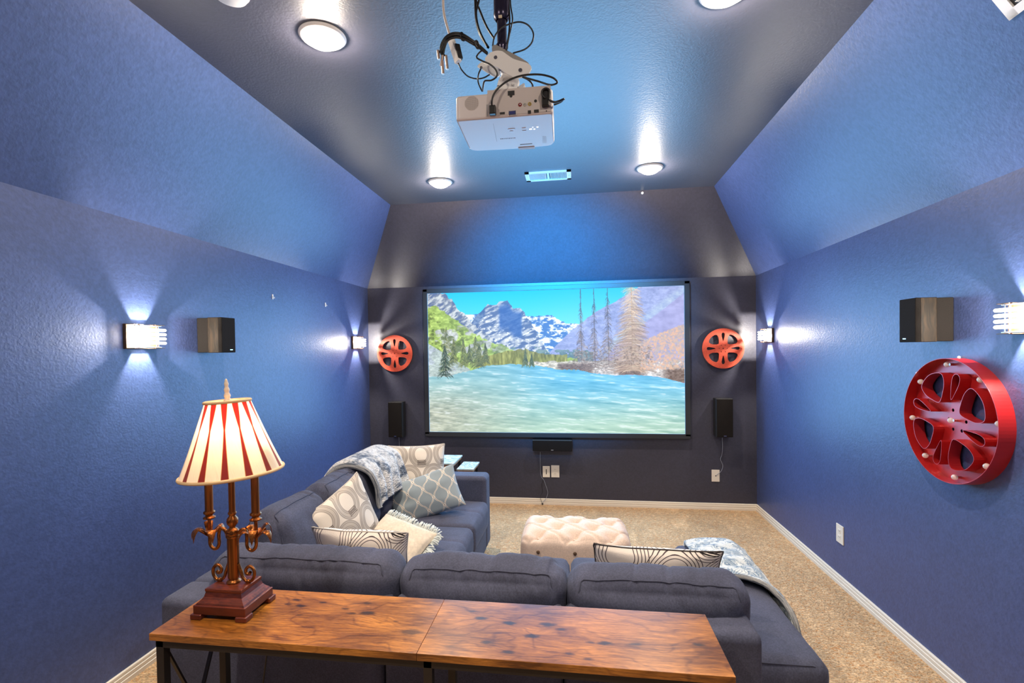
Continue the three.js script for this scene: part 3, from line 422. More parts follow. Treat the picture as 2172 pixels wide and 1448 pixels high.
function pillow(label, w, h, th, mat, pos, rot, s, pipe = M.piping, ear = 0.10) {
  const t = thing('throw_pillow', label, 'pillow', pos, 'throw pillows on the sofa'); t.rotation.set(...rot, 'YXZ');
  part('cover', pillowGeo(w, h, th, s, ear), mat, t);
  if (pipe) part('piping', new THREE.TubeGeometry(new THREE.CatmullRomCurve3(edgeLoop(w, h, ear, s), true), 160, 0.0035, 6, true), pipe, t);
  return t;
}
pillow('beige pillow with grey loop pattern leaning in the far corner by the armrest', 0.43, 0.43, 0.15, fabric(loopsMap), [-1.165, 0.665, 1.47], [-0.22, 0.55, -0.05], 1);
pillow('grey lumbar pillow with a cream trellis pattern leaning on the loop pillow', 0.50, 0.30, 0.14, fabric(trellisMap), [-1.045, 0.565, 1.66], [-0.42, 0.22, 0.30], 2, null);
pillow('beige and grey loop pillow standing against the middle back cushion', 0.42, 0.42, 0.15, fabric(loopsMap), [-1.225, 0.635, 2.47], [-0.2, 1.28, 0.30], 3);
pillow('pale pillow with thin dark arcs, near the fringed pillow, behind the left back cushion', 0.44, 0.40, 0.14, fabric(linesMap), [-0.985, 0.585, 2.80], [0.33, 0.06, -0.06], 4);
pillow('pale pillow with thin dark arcs beside the patterned blanket, behind the right back cushion', 0.52, 0.40, 0.13, fabric(linesMap), [0.325, 0.555, 2.80], [0.30, -0.02, -0.03], 5, std({ color: lin(0.06, 0.05, 0.045), roughness: 0.9 }));
{
  const cream = tex(256, 256, (u, v) => { const k = 0.94 + fbm(u * 40, v * 40, 40, 40, 7, 2) * 0.12; return [212 * k, 198 * k, 178 * k]; });
  const t = pillow('cream pillow edged with a pale shaggy fringe lying on the seat', 0.36, 0.36, 0.14, fabric(cream), [-1.0, 0.498, 2.40], [-1.05, 0.10, -0.42], 6, null);
  M.fringe = std({ color: lin(0.60, 0.64, 0.62), roughness: 1 });
  const g = []; for (let k = 0; k < 260; k++) { const f = rnd(), top = k < 130, a = top ? -0.18 + f * 0.36 : 0.172, b = top ? 0.172 : -0.18 + f * 0.36, dx = top ? (rnd() - 0.5) * 0.03 : 0.03 + rnd() * 0.02, dy = top ? 0.03 + rnd() * 0.02 : (rnd() - 0.5) * 0.03, dz = (rnd() - 0.3) * 0.03; g.push(new THREE.TubeGeometry(new THREE.QuadraticBezierCurve3(V(a, b, 0), V(a + dx * 0.5, b + dy * 0.5, dz + 0.012), V(a + dx, b + dy, dz * 0.6)), 4, 0.0035, 5)); }
  const f = part('fringe', join(g), M.fringe, t, 'pale grey shaggy fringe'); f.userData.kind = 'stuff';
}

// ---------------------------------------------------------------- blankets
const furMap = tex(512, 512, (u, v) => { const a = fbm(u * 7, v * 14, 7, 14, 51, 5), b = fbm(u * 30, v * 60, 30, 60, 53, 3), m = smooth(0.24, 0.60, a * 0.75 + b * 0.3), k = 0.9 + b * 0.2; return [mix(52, 205, m) * k, mix(66, 203, m) * k, mix(86, 200, m) * k]; });
const furBump = tex(256, 256, (u, v) => fbm(u * 40, v * 40, 40, 40, 57, 3), false, 3, 3);
M.fur = phy({ map: furMap, roughness: 1, bumpMap: furBump, bumpScale: 0.012, sheen: 0.6, sheenColor: lin(0.6, 0.62, 0.65) });
const flowMap = tex(512, 512, (u, v) => { const a = fbm(u * 5, v * 5, 5, 5, 63, 3), ln = Math.abs(Math.sin((a * 9 + u * 3) * Math.PI * 2)), b = fbm(u * 20, v * 20, 20, 20, 65, 4), m = clamp(smooth(0.25, 0.8, ln) * 0.55 + smooth(0.38, 0.62, b) * 0.55); return [mix(96, 220, m), mix(120, 222, m), mix(144, 218, m)]; });
M.throwBlanket = phy({ map: flowMap, roughness: 1, bumpMap: furBump, bumpScale: 0.006, sheen: 0.5, sheenColor: lin(0.6, 0.62, 0.65) });
function sheet(fn, nu, nv, th) {                                     // closed cloth: fn(u, v) -> point; grown by th along the normal
  const P = [], g0 = new THREE.BufferGeometry(), pos = [], idx = [], uv = [];
  for (let j = 0; j <= nv; j++) for (let i = 0; i <= nu; i++) { const p = fn(i / nu, j / nv); P.push(p); pos.push(...p.toArray()); uv.push(i / nu, j / nv); }
  const q = (i, j) => j * (nu + 1) + i; for (let j = 0; j < nv; j++) for (let i = 0; i < nu; i++) idx.push(q(i, j), q(i + 1, j), q(i + 1, j + 1), q(i, j), q(i + 1, j + 1), q(i, j + 1));
  g0.setAttribute('position', new THREE.Float32BufferAttribute(pos, 3)); g0.setIndex(idx); g0.computeVertexNormals();
  const n = g0.attributes.normal, N = P.length, pos2 = [...pos], uv2 = [...uv, ...uv], id2 = [...idx];
  for (let k = 0; k < N; k++) pos2.push(P[k].x - n.getX(k) * th, P[k].y - n.getY(k) * th, P[k].z - n.getZ(k) * th);
  for (let k = 0; k < idx.length; k += 3) id2.push(idx[k] + N, idx[k + 2] + N, idx[k + 1] + N);
  const rim = []; for (let i = 0; i < nu; i++) rim.push([q(i, 0), q(i + 1, 0)]); for (let j = 0; j < nv; j++) rim.push([q(nu, j), q(nu, j + 1)]); for (let i = nu; i > 0; i--) rim.push([q(i, nv), q(i - 1, nv)]); for (let j = nv; j > 0; j--) rim.push([q(0, j), q(0, j - 1)]);
  for (const [a, b] of rim) id2.push(a, a + N, b + N, a, b + N, b);
  const g = new THREE.BufferGeometry(); g.setAttribute('position', new THREE.Float32BufferAttribute(pos2, 3)); g.setAttribute('uv', new THREE.Float32BufferAttribute(uv2, 2)); g.setIndex(id2); g.computeVertexNormals(); return g;
}
{
  // over the crest of the left back cushions, from the outer side of the back over the top to the seat side
  const prof = new THREE.CatmullRomCurve3([V(-1.685, 0.50, 0), V(-1.67, 0.62, 0), V(-1.59, 0.76, 0), V(-1.50, 0.862, 0), V(-1.40, 0.885, 0), V(-1.295, 0.845, 0), V(-1.245, 0.765, 0), V(-1.22, 0.69, 0), V(-1.205, 0.63, 0)]);
  const fn = (u, v) => { const p = prof.getPoint(v), sp = mix(0.9, 1.02, v), z = mix(2.10 - 0.04 * v, 1.47 + 0.08 * v, u) + 0.02 * noise3(u * 3, v * 3, 4), f = 0.012 * Math.sin(u * 26 + 5 * v + 2 * noise3(u * 3, v * 2, 1)) * smooth(0.45, 0.95, v) + 0.010 * noise3(u * 5, v * 6, 8); const e = Math.min(u, 1 - u), roll = 0.02 * (1 - smooth(0, 0.09, e)); return V(p.x + f * 1.2 + roll * 0.3, p.y + f * 0.6 - roll * 0.8, z); };
  const t = thing('fur_throw', 'grey white faux fur throw draped over the far back cushions', 'blanket'); part('cloth', sheet(fn, 70, 60, 0.016), M.fur, t);
  const hem = []; for (let k = 0; k <= 24; k++) hem.push(fn(0.004, 0.05 + 0.95 * k / 24).add(V(0.006, 0.0, 0.004))); part('hem', tube(hem, 0.017, 60, 10), M.fur, t);
}
{
  const prof = new THREE.CatmullRomCurve3([V(0.60, 0.472, 0), V(0.68, 0.49, 0), V(0.78, 0.497, 0), V(0.86, 0.485, 0), V(0.905, 0.44, 0), V(0.918, 0.36, 0), V(0.925, 0.26, 0)]);
  const fn = (u, v) => { const p = prof.getPoint(v), z = mix(2.03 + 0.06 * Math.abs(v - 0.4), 2.52 + 0.24 * smooth(0.15, 0.85, v) + 0.02 * Math.sin(v * 9), u), f = 0.012 * noise3(u * 4, v * 4, 2) + 0.007 * Math.sin(u * 18 + v * 7); const drop = u < 0.06 ? (0.06 - u) * 1.2 : 0; return V(p.x + (v > 0.6 ? f : 0), p.y + Math.abs(f) + 0.012 * Math.sin(Math.PI * u) - drop, z); };
  const t = thing('patterned_throw', 'pale blue and white swirl patterned throw over the sofa end seat', 'blanket'); part('cloth', sheet(fn, 60, 48, 0.012), M.throwBlanket, t);
  const hem = []; for (let k = 0; k <= 20; k++) hem.push(fn(0.995, 0.02 + 0.96 * k / 20).add(V(0, -0.002, 0.004))); part('hem', tube(hem, 0.012, 50, 8), M.fur, t);
}

// ---------------------------------------------------------------- tufted ottoman
{
  const w = 0.665, d = 0.43, y0 = 0.08, y1 = 0.435, t = thing('tufted_ottoman', 'pale pink beige button tufted ottoman on the carpet in front of the sofa', 'ottoman', [-0.012, 0, 1.775]);
  const lm = tex(256, 256, (u, v) => { const k = 0.92 + fbm(u * 70, v * 70, 70, 70, 73, 2) * 0.16; return [206 * k, 184 * k, 168 * k]; }, true, 1 / 0.25, 1 / 0.25);
  const mat = phy({ map: lm, roughness: 0.9, bumpMap: weave, bumpScale: 0.0004, sheen: 0.3, sheenColor: lin(0.6, 0.5, 0.45) });
  const px = 0.222, pz = 0.108, buttons = []; for (let r = -1.5; r <= 1.5; r++) for (let k = -1.5; k <= 1.5; k++) { const odd = Math.round(r + 1.5) % 2, x = (odd ? Math.round(k - 0.5) + (k === 1.5 ? 0 : 0) : k + 0.0) * px; if (Math.abs(x) < w / 2 - 0.03) buttons.push([x, r * pz]); }
  const dip = (x, z) => { let s = 0; for (const [bx, bz] of buttons) { const q = ((x - bx) ** 2 + (z - bz) ** 2); s += 0.034 * Math.exp(-q / 0.0016); } const u = x / px + z / (2 * pz), v = x / px - z / (2 * pz), o = 0.25 * 0; const c = (q) => { const f = Math.abs(q - Math.round(q)); return Math.exp(-f * f / 0.0035); }; s += 0.011 * Math.max(c(u + 0.25 + o), c(v + 0.25 + o)) ; return s; };
  const c = soft(w, y1 - y0, d, { r: 0.06, puff: [0.012, 0.02, 0.012], wr: 0.002, n: [96, 26, 72], s: 21, dip }); const b = part('upholstery', c.geo, mat, t); b.position.y = (y0 + y1) / 2;
  const brown = std({ color: lin(0.10, 0.055, 0.03), roughness: 0.6 });
  for (const [x, z] of buttons) part('button', mv(new THREE.SphereGeometry(0.010, 12, 8).scale(1, 0.5, 1), x, y1 + 0.012 - dip(x, z), z), mat, t);
  for (const x of [-0.222, 0, 0.222]) part('button', mv(new THREE.SphereGeometry(0.011, 12, 8).scale(1, 1, 0.5), x, 0.345, d / 2 + 0.011), brown, t, 'dark brown button');
  for (const [x, z] of [[-0.27, -0.16], [0.27, -0.16], [-0.27, 0.16], [0.27, 0.16]]) part('leg', mv(cyl(0.022, 0.016, 0.1, 14), x, 0.05, z), M.black, t);
}

// ---------------------------------------------------------------- tiled side tables
const tileMap = canvasTex(256, 256, (g, w, h) => { g.fillStyle = '#dfe3dc'; g.fillRect(0, 0, w, h); const cs = ['#9fb0ac', '#c3cdc8', '#e9ebe5', '#86a09c']; for (let j = 0; j < 6; j++) for (let i = 0; i < 4; i++) { g.fillStyle = cs[(i + j * 2 + (i * j) % 3) % 4]; g.beginPath(); const x = i * 64, y = j * 43; g.moveTo(x, y); g.lineTo(x + 32, y + 22); g.lineTo(x + 32, y + 43); g.lineTo(x, y + 21); g.fill(); g.fillStyle = cs[(i + j + 2) % 4]; g.beginPath(); g.moveTo(x + 64, y); g.lineTo(x + 32, y + 22); g.lineTo(x + 32, y + 43); g.lineTo(x + 64, y + 21); g.fill(); } });
function sideTable(x0, x1, z0, z1, y, label) {
  const t = thing('side_table', label, 'side table', [0, 0, 0], 'tiled side tables'), top = new THREE.BoxGeometry(x1 - x0, 0.012, z1 - z0); top.translate((x0 + x1) / 2, y - 0.006, (z0 + z1) / 2);
  part('tiled_top', top, std({ map: tileMap, color: lin(0.7, 0.7, 0.7), roughness: 0.5 }), t, 'pale green and white chevron tile top'); part('apron', rbox(x0 + 0.008, x1 - 0.008, y - 0.034, y - 0.012, z0 + 0.008, z1 - 0.008, 0.002), std({ color: lin(0.30, 0.14, 0.06), roughness: 0.5 }), t, 'brown wooden apron');
  for (const x of [x0 + 0.025, x1 - 0.025]) for (const z of [z0 + 0.025, z1 - 0.025]) part('leg', box(x - 0.01, x + 0.01, 0, y - 0.034, z - 0.01, z + 0.01), M.blackMetal, t);
}
sideTable(-1.40, -1.085, 0.345, 0.70, 0.565, 'taller side table with chevron tiled top beyond the far armrest');
sideTable(-1.075, -0.92, 0.335, 0.63, 0.5, 'lower narrow side table with chevron tiled top beyond the far armrest');

// ---------------------------------------------------------------- console table behind the sofa
function plankTex(s, knots, tint) {
  return tex(1400, 490, (u, v) => {
    let x = u * 2.85, y = v, dk = 0, ring = 0;
    for (const [kx, ky, r, st] of knots) { const dx = (u - kx) * 2.85 / 2.4, dy = v - ky, q = Math.hypot(dx, dy), e = Math.exp(-q * q / (r * r * 9)); y += e * dy * 0.9; dk = Math.max(dk, st * smooth(1.5, 0.3, q / r + 0.9 * (fbm(u * 60, v * 40, 4096, 4096, s + 3, 3) - 0.5))); ring = Math.max(ring, e * st * 0.5); }
    const warp = fbm(x * 1.3, y * 2.2, 4096, 4096, s, 4) - 0.5, g1 = 0.5 + 0.5 * Math.sin((y * 13 + warp * 15) * 2.1), g2 = fbm(x * 7, y * 95 + warp * 10, 4096, 4096, s + 7, 4), g3 = fbm(x * 1.8, y * 5, 4096, 4096, s + 11, 3), g4 = fbm(x * 30, y * 330, 4096, 4096, s + 13, 2);
    const line = Math.pow(g1, 12) * 0.20, l = clamp(0.52 + (g2 - 0.5) * 0.8 + (g3 - 0.5) * 0.9 + (g4 - 0.5) * 0.35 - line - ring * 0.35, 0, 1);
    const c = [mix(84, 196, l) * tint, mix(44, 128, l) * tint, mix(12, 52, l) * tint]; return [mix(c[0], 44, dk), mix(c[1], 26, dk), mix(c[2], 16, dk)];
  });
}
{
  const x0 = -1.275, x1 = 0.394, xm = -0.443, z0 = 3.357, z1 = 3.652, y = 0.74, th = 0.021;
  const t = thing('console_table', 'long rustic wood console table with black metal legs behind the sofa', 'table');
  const k1 = [[0.20, 0.62, 0.02, 0.3], [0.40, 0.80, 0.022, 0.85], [0.445, 0.68, 0.028, 0.95], [0.475, 0.50, 0.016, 0.5], [0.385, 0.70, 0.02, 0.6], [0.63, 0.68, 0.018, 0.6], [0.70, 0.82, 0.02, 0.75], [0.73, 0.62, 0.034, 0.95], [0.67, 0.60, 0.02, 0.7], [0.94, 0.33, 0.05, 0.55], [0.86, 0.50, 0.012, 0.5], [0.52, 0.78, 0.018, 0.8], [0.3, 0.2, 0.012, 0.3]];
  const k2 = [[0.17, 0.66, 0.028, 0.95], [0.28, 0.60, 0.03, 0.95], [0.13, 0.78, 0.02, 0.6], [0.22, 0.25, 0.026, 0.8], [0.30, 0.12, 0.022, 0.8], [0.37, 0.40, 0.03, 0.85], [0.42, 0.62, 0.034, 0.8], [0.47, 0.55, 0.022, 0.6], [0.62, 0.36, 0.03, 0.85], [0.57, 0.36, 0.016, 0.6], [0.50, 0.16, 0.02, 0.7], [0.72, 0.38, 0.022, 0.7], [0.93, 0.44, 0.022, 0.9], [0.56, 0.10, 0.018, 0.6]];
  for (const [a, b, k, s, name] of [[x0, xm - 0.0004, k1, 201, 'left'], [xm + 0.0004, x1, k2, 301, 'right']]) {
    const L = b - a, D = z1 - z0, g = new RoundedBoxGeometry(L, th, D, 2, 0.0012); g.translate(L / 2, -th / 2, -D / 2); const gg = boxUV(g), map = plankTex(s, k, 0.98); map.repeat.set(1 / L, 1 / D);
    const m = part('top_board', gg, phy({ map, roughness: 0.3 }), t, 'knotty orange-brown wood board'); m.position.set(a, y, z1);
  }
  const yb = y - th, leg = (x, z) => part('leg', rbox(x - 0.0125, x + 0.0125, 0, yb, z - 0.0125, z + 0.0125, 0.0015), M.blackMetal, t);
  const zf = z1 - 0.022, zb = z0 + 0.016, xs = [x0 + 0.026, xm + 0.028, x1 - 0.026]; for (const x of xs) for (const z of [zf, zb]) leg(x, z);
  for (const z of [zf, zb]) { part('rail', rbox(x0 + 0.012, x1 - 0.012, yb - 0.025, yb, z - 0.0125, z + 0.0125, 0.0015), M.blackMetal, t); part('rail', rbox(x0 + 0.012, x1 - 0.012, 0.10, 0.122, z - 0.011, z + 0.011, 0.0015), M.blackMetal, t); }
  for (const x of xs) part('rail', rbox(x - 0.0125, x + 0.0125, yb - 0.025, yb, zb, zf, 0.0015), M.blackMetal, t);
  for (const x of [xs[0], xs[2]]) { part('cross_brace', strip(V(x, yb - 0.02, zf), V(x, 0.12, zb), 0.012, 0.006), M.blackMetal, t); part('cross_brace', strip(V(x, yb - 0.02, zb), V(x, 0.12, zf), 0.012, 0.006), M.blackMetal, t); }
}

// ---------------------------------------------------------------- table lamp
{
  const LX = -1.114, LZ = 3.492, t = thing('table_lamp', 'ornate copper table lamp with a cream and red striped shade, on the console', 'lamp', [LX, 0.74, LZ]), w = 0.0895, d = 0.072;
  for (const sx of [-1, 1]) for (const sz of [-1, 1]) part('foot', rbox(sx * w - 0.019 * (1 + sx * 0) + (sx < 0 ? 0.012 : -0.012) + 0, sx * w + 0.019 + (sx < 0 ? 0.012 : -0.012) , 0, 0.017, sz * d - 0.018 + (sz < 0 ? 0.012 : -0.012), sz * d + 0.018 + (sz < 0 ? 0.012 : -0.012), 0.004), M.lampWood, t);
  part('plinth', rbox(-w, w, 0.015, 0.043, -d, d, 0.003), M.lampWood, t, 'dark reddish plinth');
  const ogee = [[1, 0.043], [0.97, 0.048], [0.88, 0.054], [0.79, 0.063], [0.74, 0.076], [0.76, 0.082], [0.76, 0.087], [0.70, 0.089]], pos = [], quad = (a, b, c, e) => pos.push(...a, ...b, ...c, ...a, ...c, ...e), ring = ([k, y]) => [[-w * 0.93 * k, y, d * 0.93 * k], [w * 0.93 * k, y, d * 0.93 * k], [w * 0.93 * k, y, -d * 0.93 * k], [-w * 0.93 * k, y, -d * 0.93 * k]];
  for (let i = 0; i < ogee.length - 1; i++) { const a = ring(ogee[i]), b = ring(ogee[i + 1]); for (let k = 0; k < 4; k++) quad(a[k], a[(k + 1) % 4], b[(k + 1) % 4], b[k]); } { const a = ring(ogee[ogee.length - 1]); quad(a[0], a[1], a[2], a[3]); const b = ring(ogee[0]); quad(b[3], b[2], b[1], b[0]); }
  const og = new THREE.BufferGeometry(); og.setAttribute('position', new THREE.Float32BufferAttribute(pos, 3)); og.computeVertexNormals(); part('stepped_base', boxUV(og, 6), M.lampWood, t);
  part('column', lathe([[0.0005, 0.086], [0.0213, 0.088], [0.0221, 0.093], [0.0164, 0.097], [0.0139, 0.102], [0.0176, 0.106], [0.0176, 0.236], [0.0201, 0.238], [0.0201, 0.243], [0.0180, 0.245], [0.0201, 0.247], [0.0201, 0.252], [0.0180, 0.254], [0.0193, 0.258], [0.0156, 0.263], [0.0098, 0.268], [0.0090, 0.272], [0.0160, 0.281], [0.0176, 0.290], [0.0160, 0.299], [0.0098, 0.307], [0.0103, 0.311], [0.0127, 0.314], [0.0127, 0.318], [0.0098, 0.322], [0.0103, 0.62], [0.0005, 0.62]]), M.copper, t, 'round copper column');
  for (const s of [-1, 1]) {
    const cx = s * 0.083;
    part('candle_tube', mv(lathe([[0.0005, 0.295], [0.0179, 0.296], [0.0187, 0.300], [0.0119, 0.304], [0.0110, 0.308], [0.0170, 0.313], [0.0174, 0.318], [0.0123, 0.322], [0.0123, 0.52], [0.0005, 0.52]]), cx, 0, 0), M.copper, t);
    const arm = part('arm', tube([[s * 0.021, 0.250, 0], [s * 0.032, 0.262, 0], [s * 0.044, 0.262, 0], [s * 0.050, 0.245, 0], [s * 0.050, 0.212, 0], [s * 0.058, 0.198, 0], [s * 0.070, 0.196, 0], [s * 0.081, 0.208, 0], [s * 0.083, 0.24, 0], [s * 0.083, 0.297, 0]], 0.0055, 60, 10), M.copper, t);
    for (const [a, l, up] of [[0.15, 0.062, 0.03], [1.2, 0.055, 0.04], [2.4, 0.055, 0.032], [3.5, 0.05, 0.04], [4.5, 0.066, 0.022], [5.5, 0.05, 0.046]]) {
      const ca = Math.cos(a) * s, sa = Math.sin(a), fn = (u, v) => { const q = v * 1.25, r = l * Math.sin(Math.min(q, 1.6) * 1.25) * 0.95, yy = 0.238 + up * Math.sin(q * 2.2) - 0.030 * Math.max(0, q - 0.55), wd = (u - 0.5) * 0.026 * Math.sin(Math.PI * clamp(0.12 + v * 0.88)) ; return V(cx + ca * r - sa * wd, yy - Math.abs(u - 0.5) * 0.006, sa * r + ca * wd); };
      part('leaf', sheet(fn, 6, 14, 0.0012), M.copper, arm, 'curled metal leaf');
    }
    const sp = [[s * 0.017, 0.15, 0.0], [s * 0.0265, 0.125, 0], [s * 0.033, 0.106, 0], [s * 0.046, 0.094, 0], [s * 0.062, 0.096, 0], [s * 0.073, 0.112, 0], [s * 0.072, 0.132, 0], [s * 0.058, 0.143, 0], [s * 0.045, 0.134, 0], [s * 0.045, 0.121, 0], [s * 0.055, 0.117, 0], [s * 0.060, 0.124, 0]];
    part('scroll', tube(sp, 0.0052, 70, 8), M.copper, t); part('scroll_bead', mv(new THREE.SphereGeometry(0.0075, 12, 10), s * 0.052, 0.094, 0), M.copper, t);
  }
  // shade, a little tilted on its harp
  const top = new THREE.Group(); top.name = 'shade_assembly'; 
  const shadeMap = canvasTex(1400, 256, (g, W2, H2b) => {
    g.fillStyle = '#eadcc4'; g.fillRect(0, 0, W2, H2b); for (let k = 0; k < 2600; k++) { g.strokeStyle = `rgba(${rnd() < 0.5 ? '255,250,238' : '190,165,130'},0.14)`; g.lineWidth = 1; const x = rnd() * W2, y = rnd() * H2b; g.beginPath(); g.moveTo(x, y); g.lineTo(x + 12, y + 34); g.stroke(); }
    const n = 14, P = W2 / n; for (let i = 0; i <= n; i++) { const c = i * P, wt = P * 0.31, wm = P * 0.05, wb = P * 0.165; g.fillStyle = '#74150f'; g.strokeStyle = '#b98a4c'; g.lineWidth = 2.5; g.beginPath(); g.moveTo(c - wt, 0); g.quadraticCurveTo(c - wt * 0.55, H2b * 0.2, c - wm, H2b * 0.36); g.lineTo(c - wb, H2b); g.lineTo(c + wb, H2b); g.lineTo(c + wm, H2b * 0.36); g.quadraticCurveTo(c + wt * 0.55, H2b * 0.2, c + wt, 0); g.closePath(); g.fill(); g.stroke(); }
  });
  const cloth = phy({ map: shadeMap, roughness: 1, transmission: 0.4, thickness: 0, side: THREE.DoubleSide }), r0 = 0.150, r1 = 0.066, y0 = 0.452, y1 = 0.682;
  const sg = new THREE.CylinderGeometry(r1, r0, y1 - y0, 84, 12, true); { const p = sg.attributes.position; for (let k = 0; k < p.count; k++) { const a = Math.atan2(p.getZ(k), p.getX(k)), f = 1 + 0.006 * Math.cos(a * 14), v = (p.getY(k) / (y1 - y0) + 0.5), b = 1 - 0.018 * Math.sin(Math.PI * v); p.setX(k, p.getX(k) * f * b); p.setZ(k, p.getZ(k) * f * b); } sg.computeVertexNormals(); } sg.rotateY(0.06); sg.translate(0, (y0 + y1) / 2, 0);
  const tilt = (m) => { m.position.set(0.0, 0, 0); m.rotation.z = 0.055; m.position.x = 0.031; return m; };
  const sh = tilt(part('lamp_shade', sg, cloth, t, 'cream pleated shade with dark red hourglass stripes'));
  const bind = std({ color: lin(0.62, 0.42, 0.22), roughness: 0.9 }); for (const [r, y] of [[r0, y0], [r1, y1]]) part('trim_band', mv(new THREE.TorusGeometry(r, 0.0052, 8, 72).rotateX(Math.PI / 2), 0, y, 0), bind, sh);
  part('spider', join([bar(V(-r1, y1 - 0.006, 0), V(r1, y1 - 0.006, 0), 0.0018), bar(V(0, y1 - 0.006, -r1), V(0, y1 - 0.006, r1), 0.0018)]), M.copper, sh);
  const ivory = std({ color: lin(0.66, 0.55, 0.42), roughness: 0.4 }); const fin = []; for (let k = 0; k <= 40; k++) { const v = k / 40; fin.push([Math.max(0.0005, (0.0105 - 0.006 * v) * (1 + 0.16 * Math.sin(v * 26)) * (v > 0.94 ? (1 - v) / 0.06 * 0.9 + 0.1 : 1)), y1 + v * 0.078 - 0.004]); } fin.unshift([0.0005, y1 - 0.004]); part('finial', lathe(fin, 20), ivory, sh, 'ridged ivory finial');
  const bulb = mv(new THREE.SphereGeometry(0.028, 20, 16), 0.004, 0.60, 0); part('bulb', bulb, glowing([1, 0.85, 0.62], 6), t, 'lit bulb'); for (const s of [-1, 1]) part('bulb', mv(new THREE.SphereGeometry(0.017, 16, 12), s * 0.083, 0.538, 0), glowing([1, 0.85, 0.62], 3), t);
  const l = new THREE.PointLight(lin(...TABLE_LAMP.color), TABLE_LAMP.power); l.position.set(0.004, 0.60, 0); l.shadow.radius = 1.2; t.add(l);
  part('power_cord', tube([[0.0, 0.02, -0.07], [0.02, 0.004, -0.11], [0.03, -0.004, -0.135 - 0.004], [0.03, -0.1, -0.143], [-0.02, -0.45, -0.145], [-0.03, -0.738, -0.142]], 0.003, 50, 6), M.cable, t, 'black cord');
}

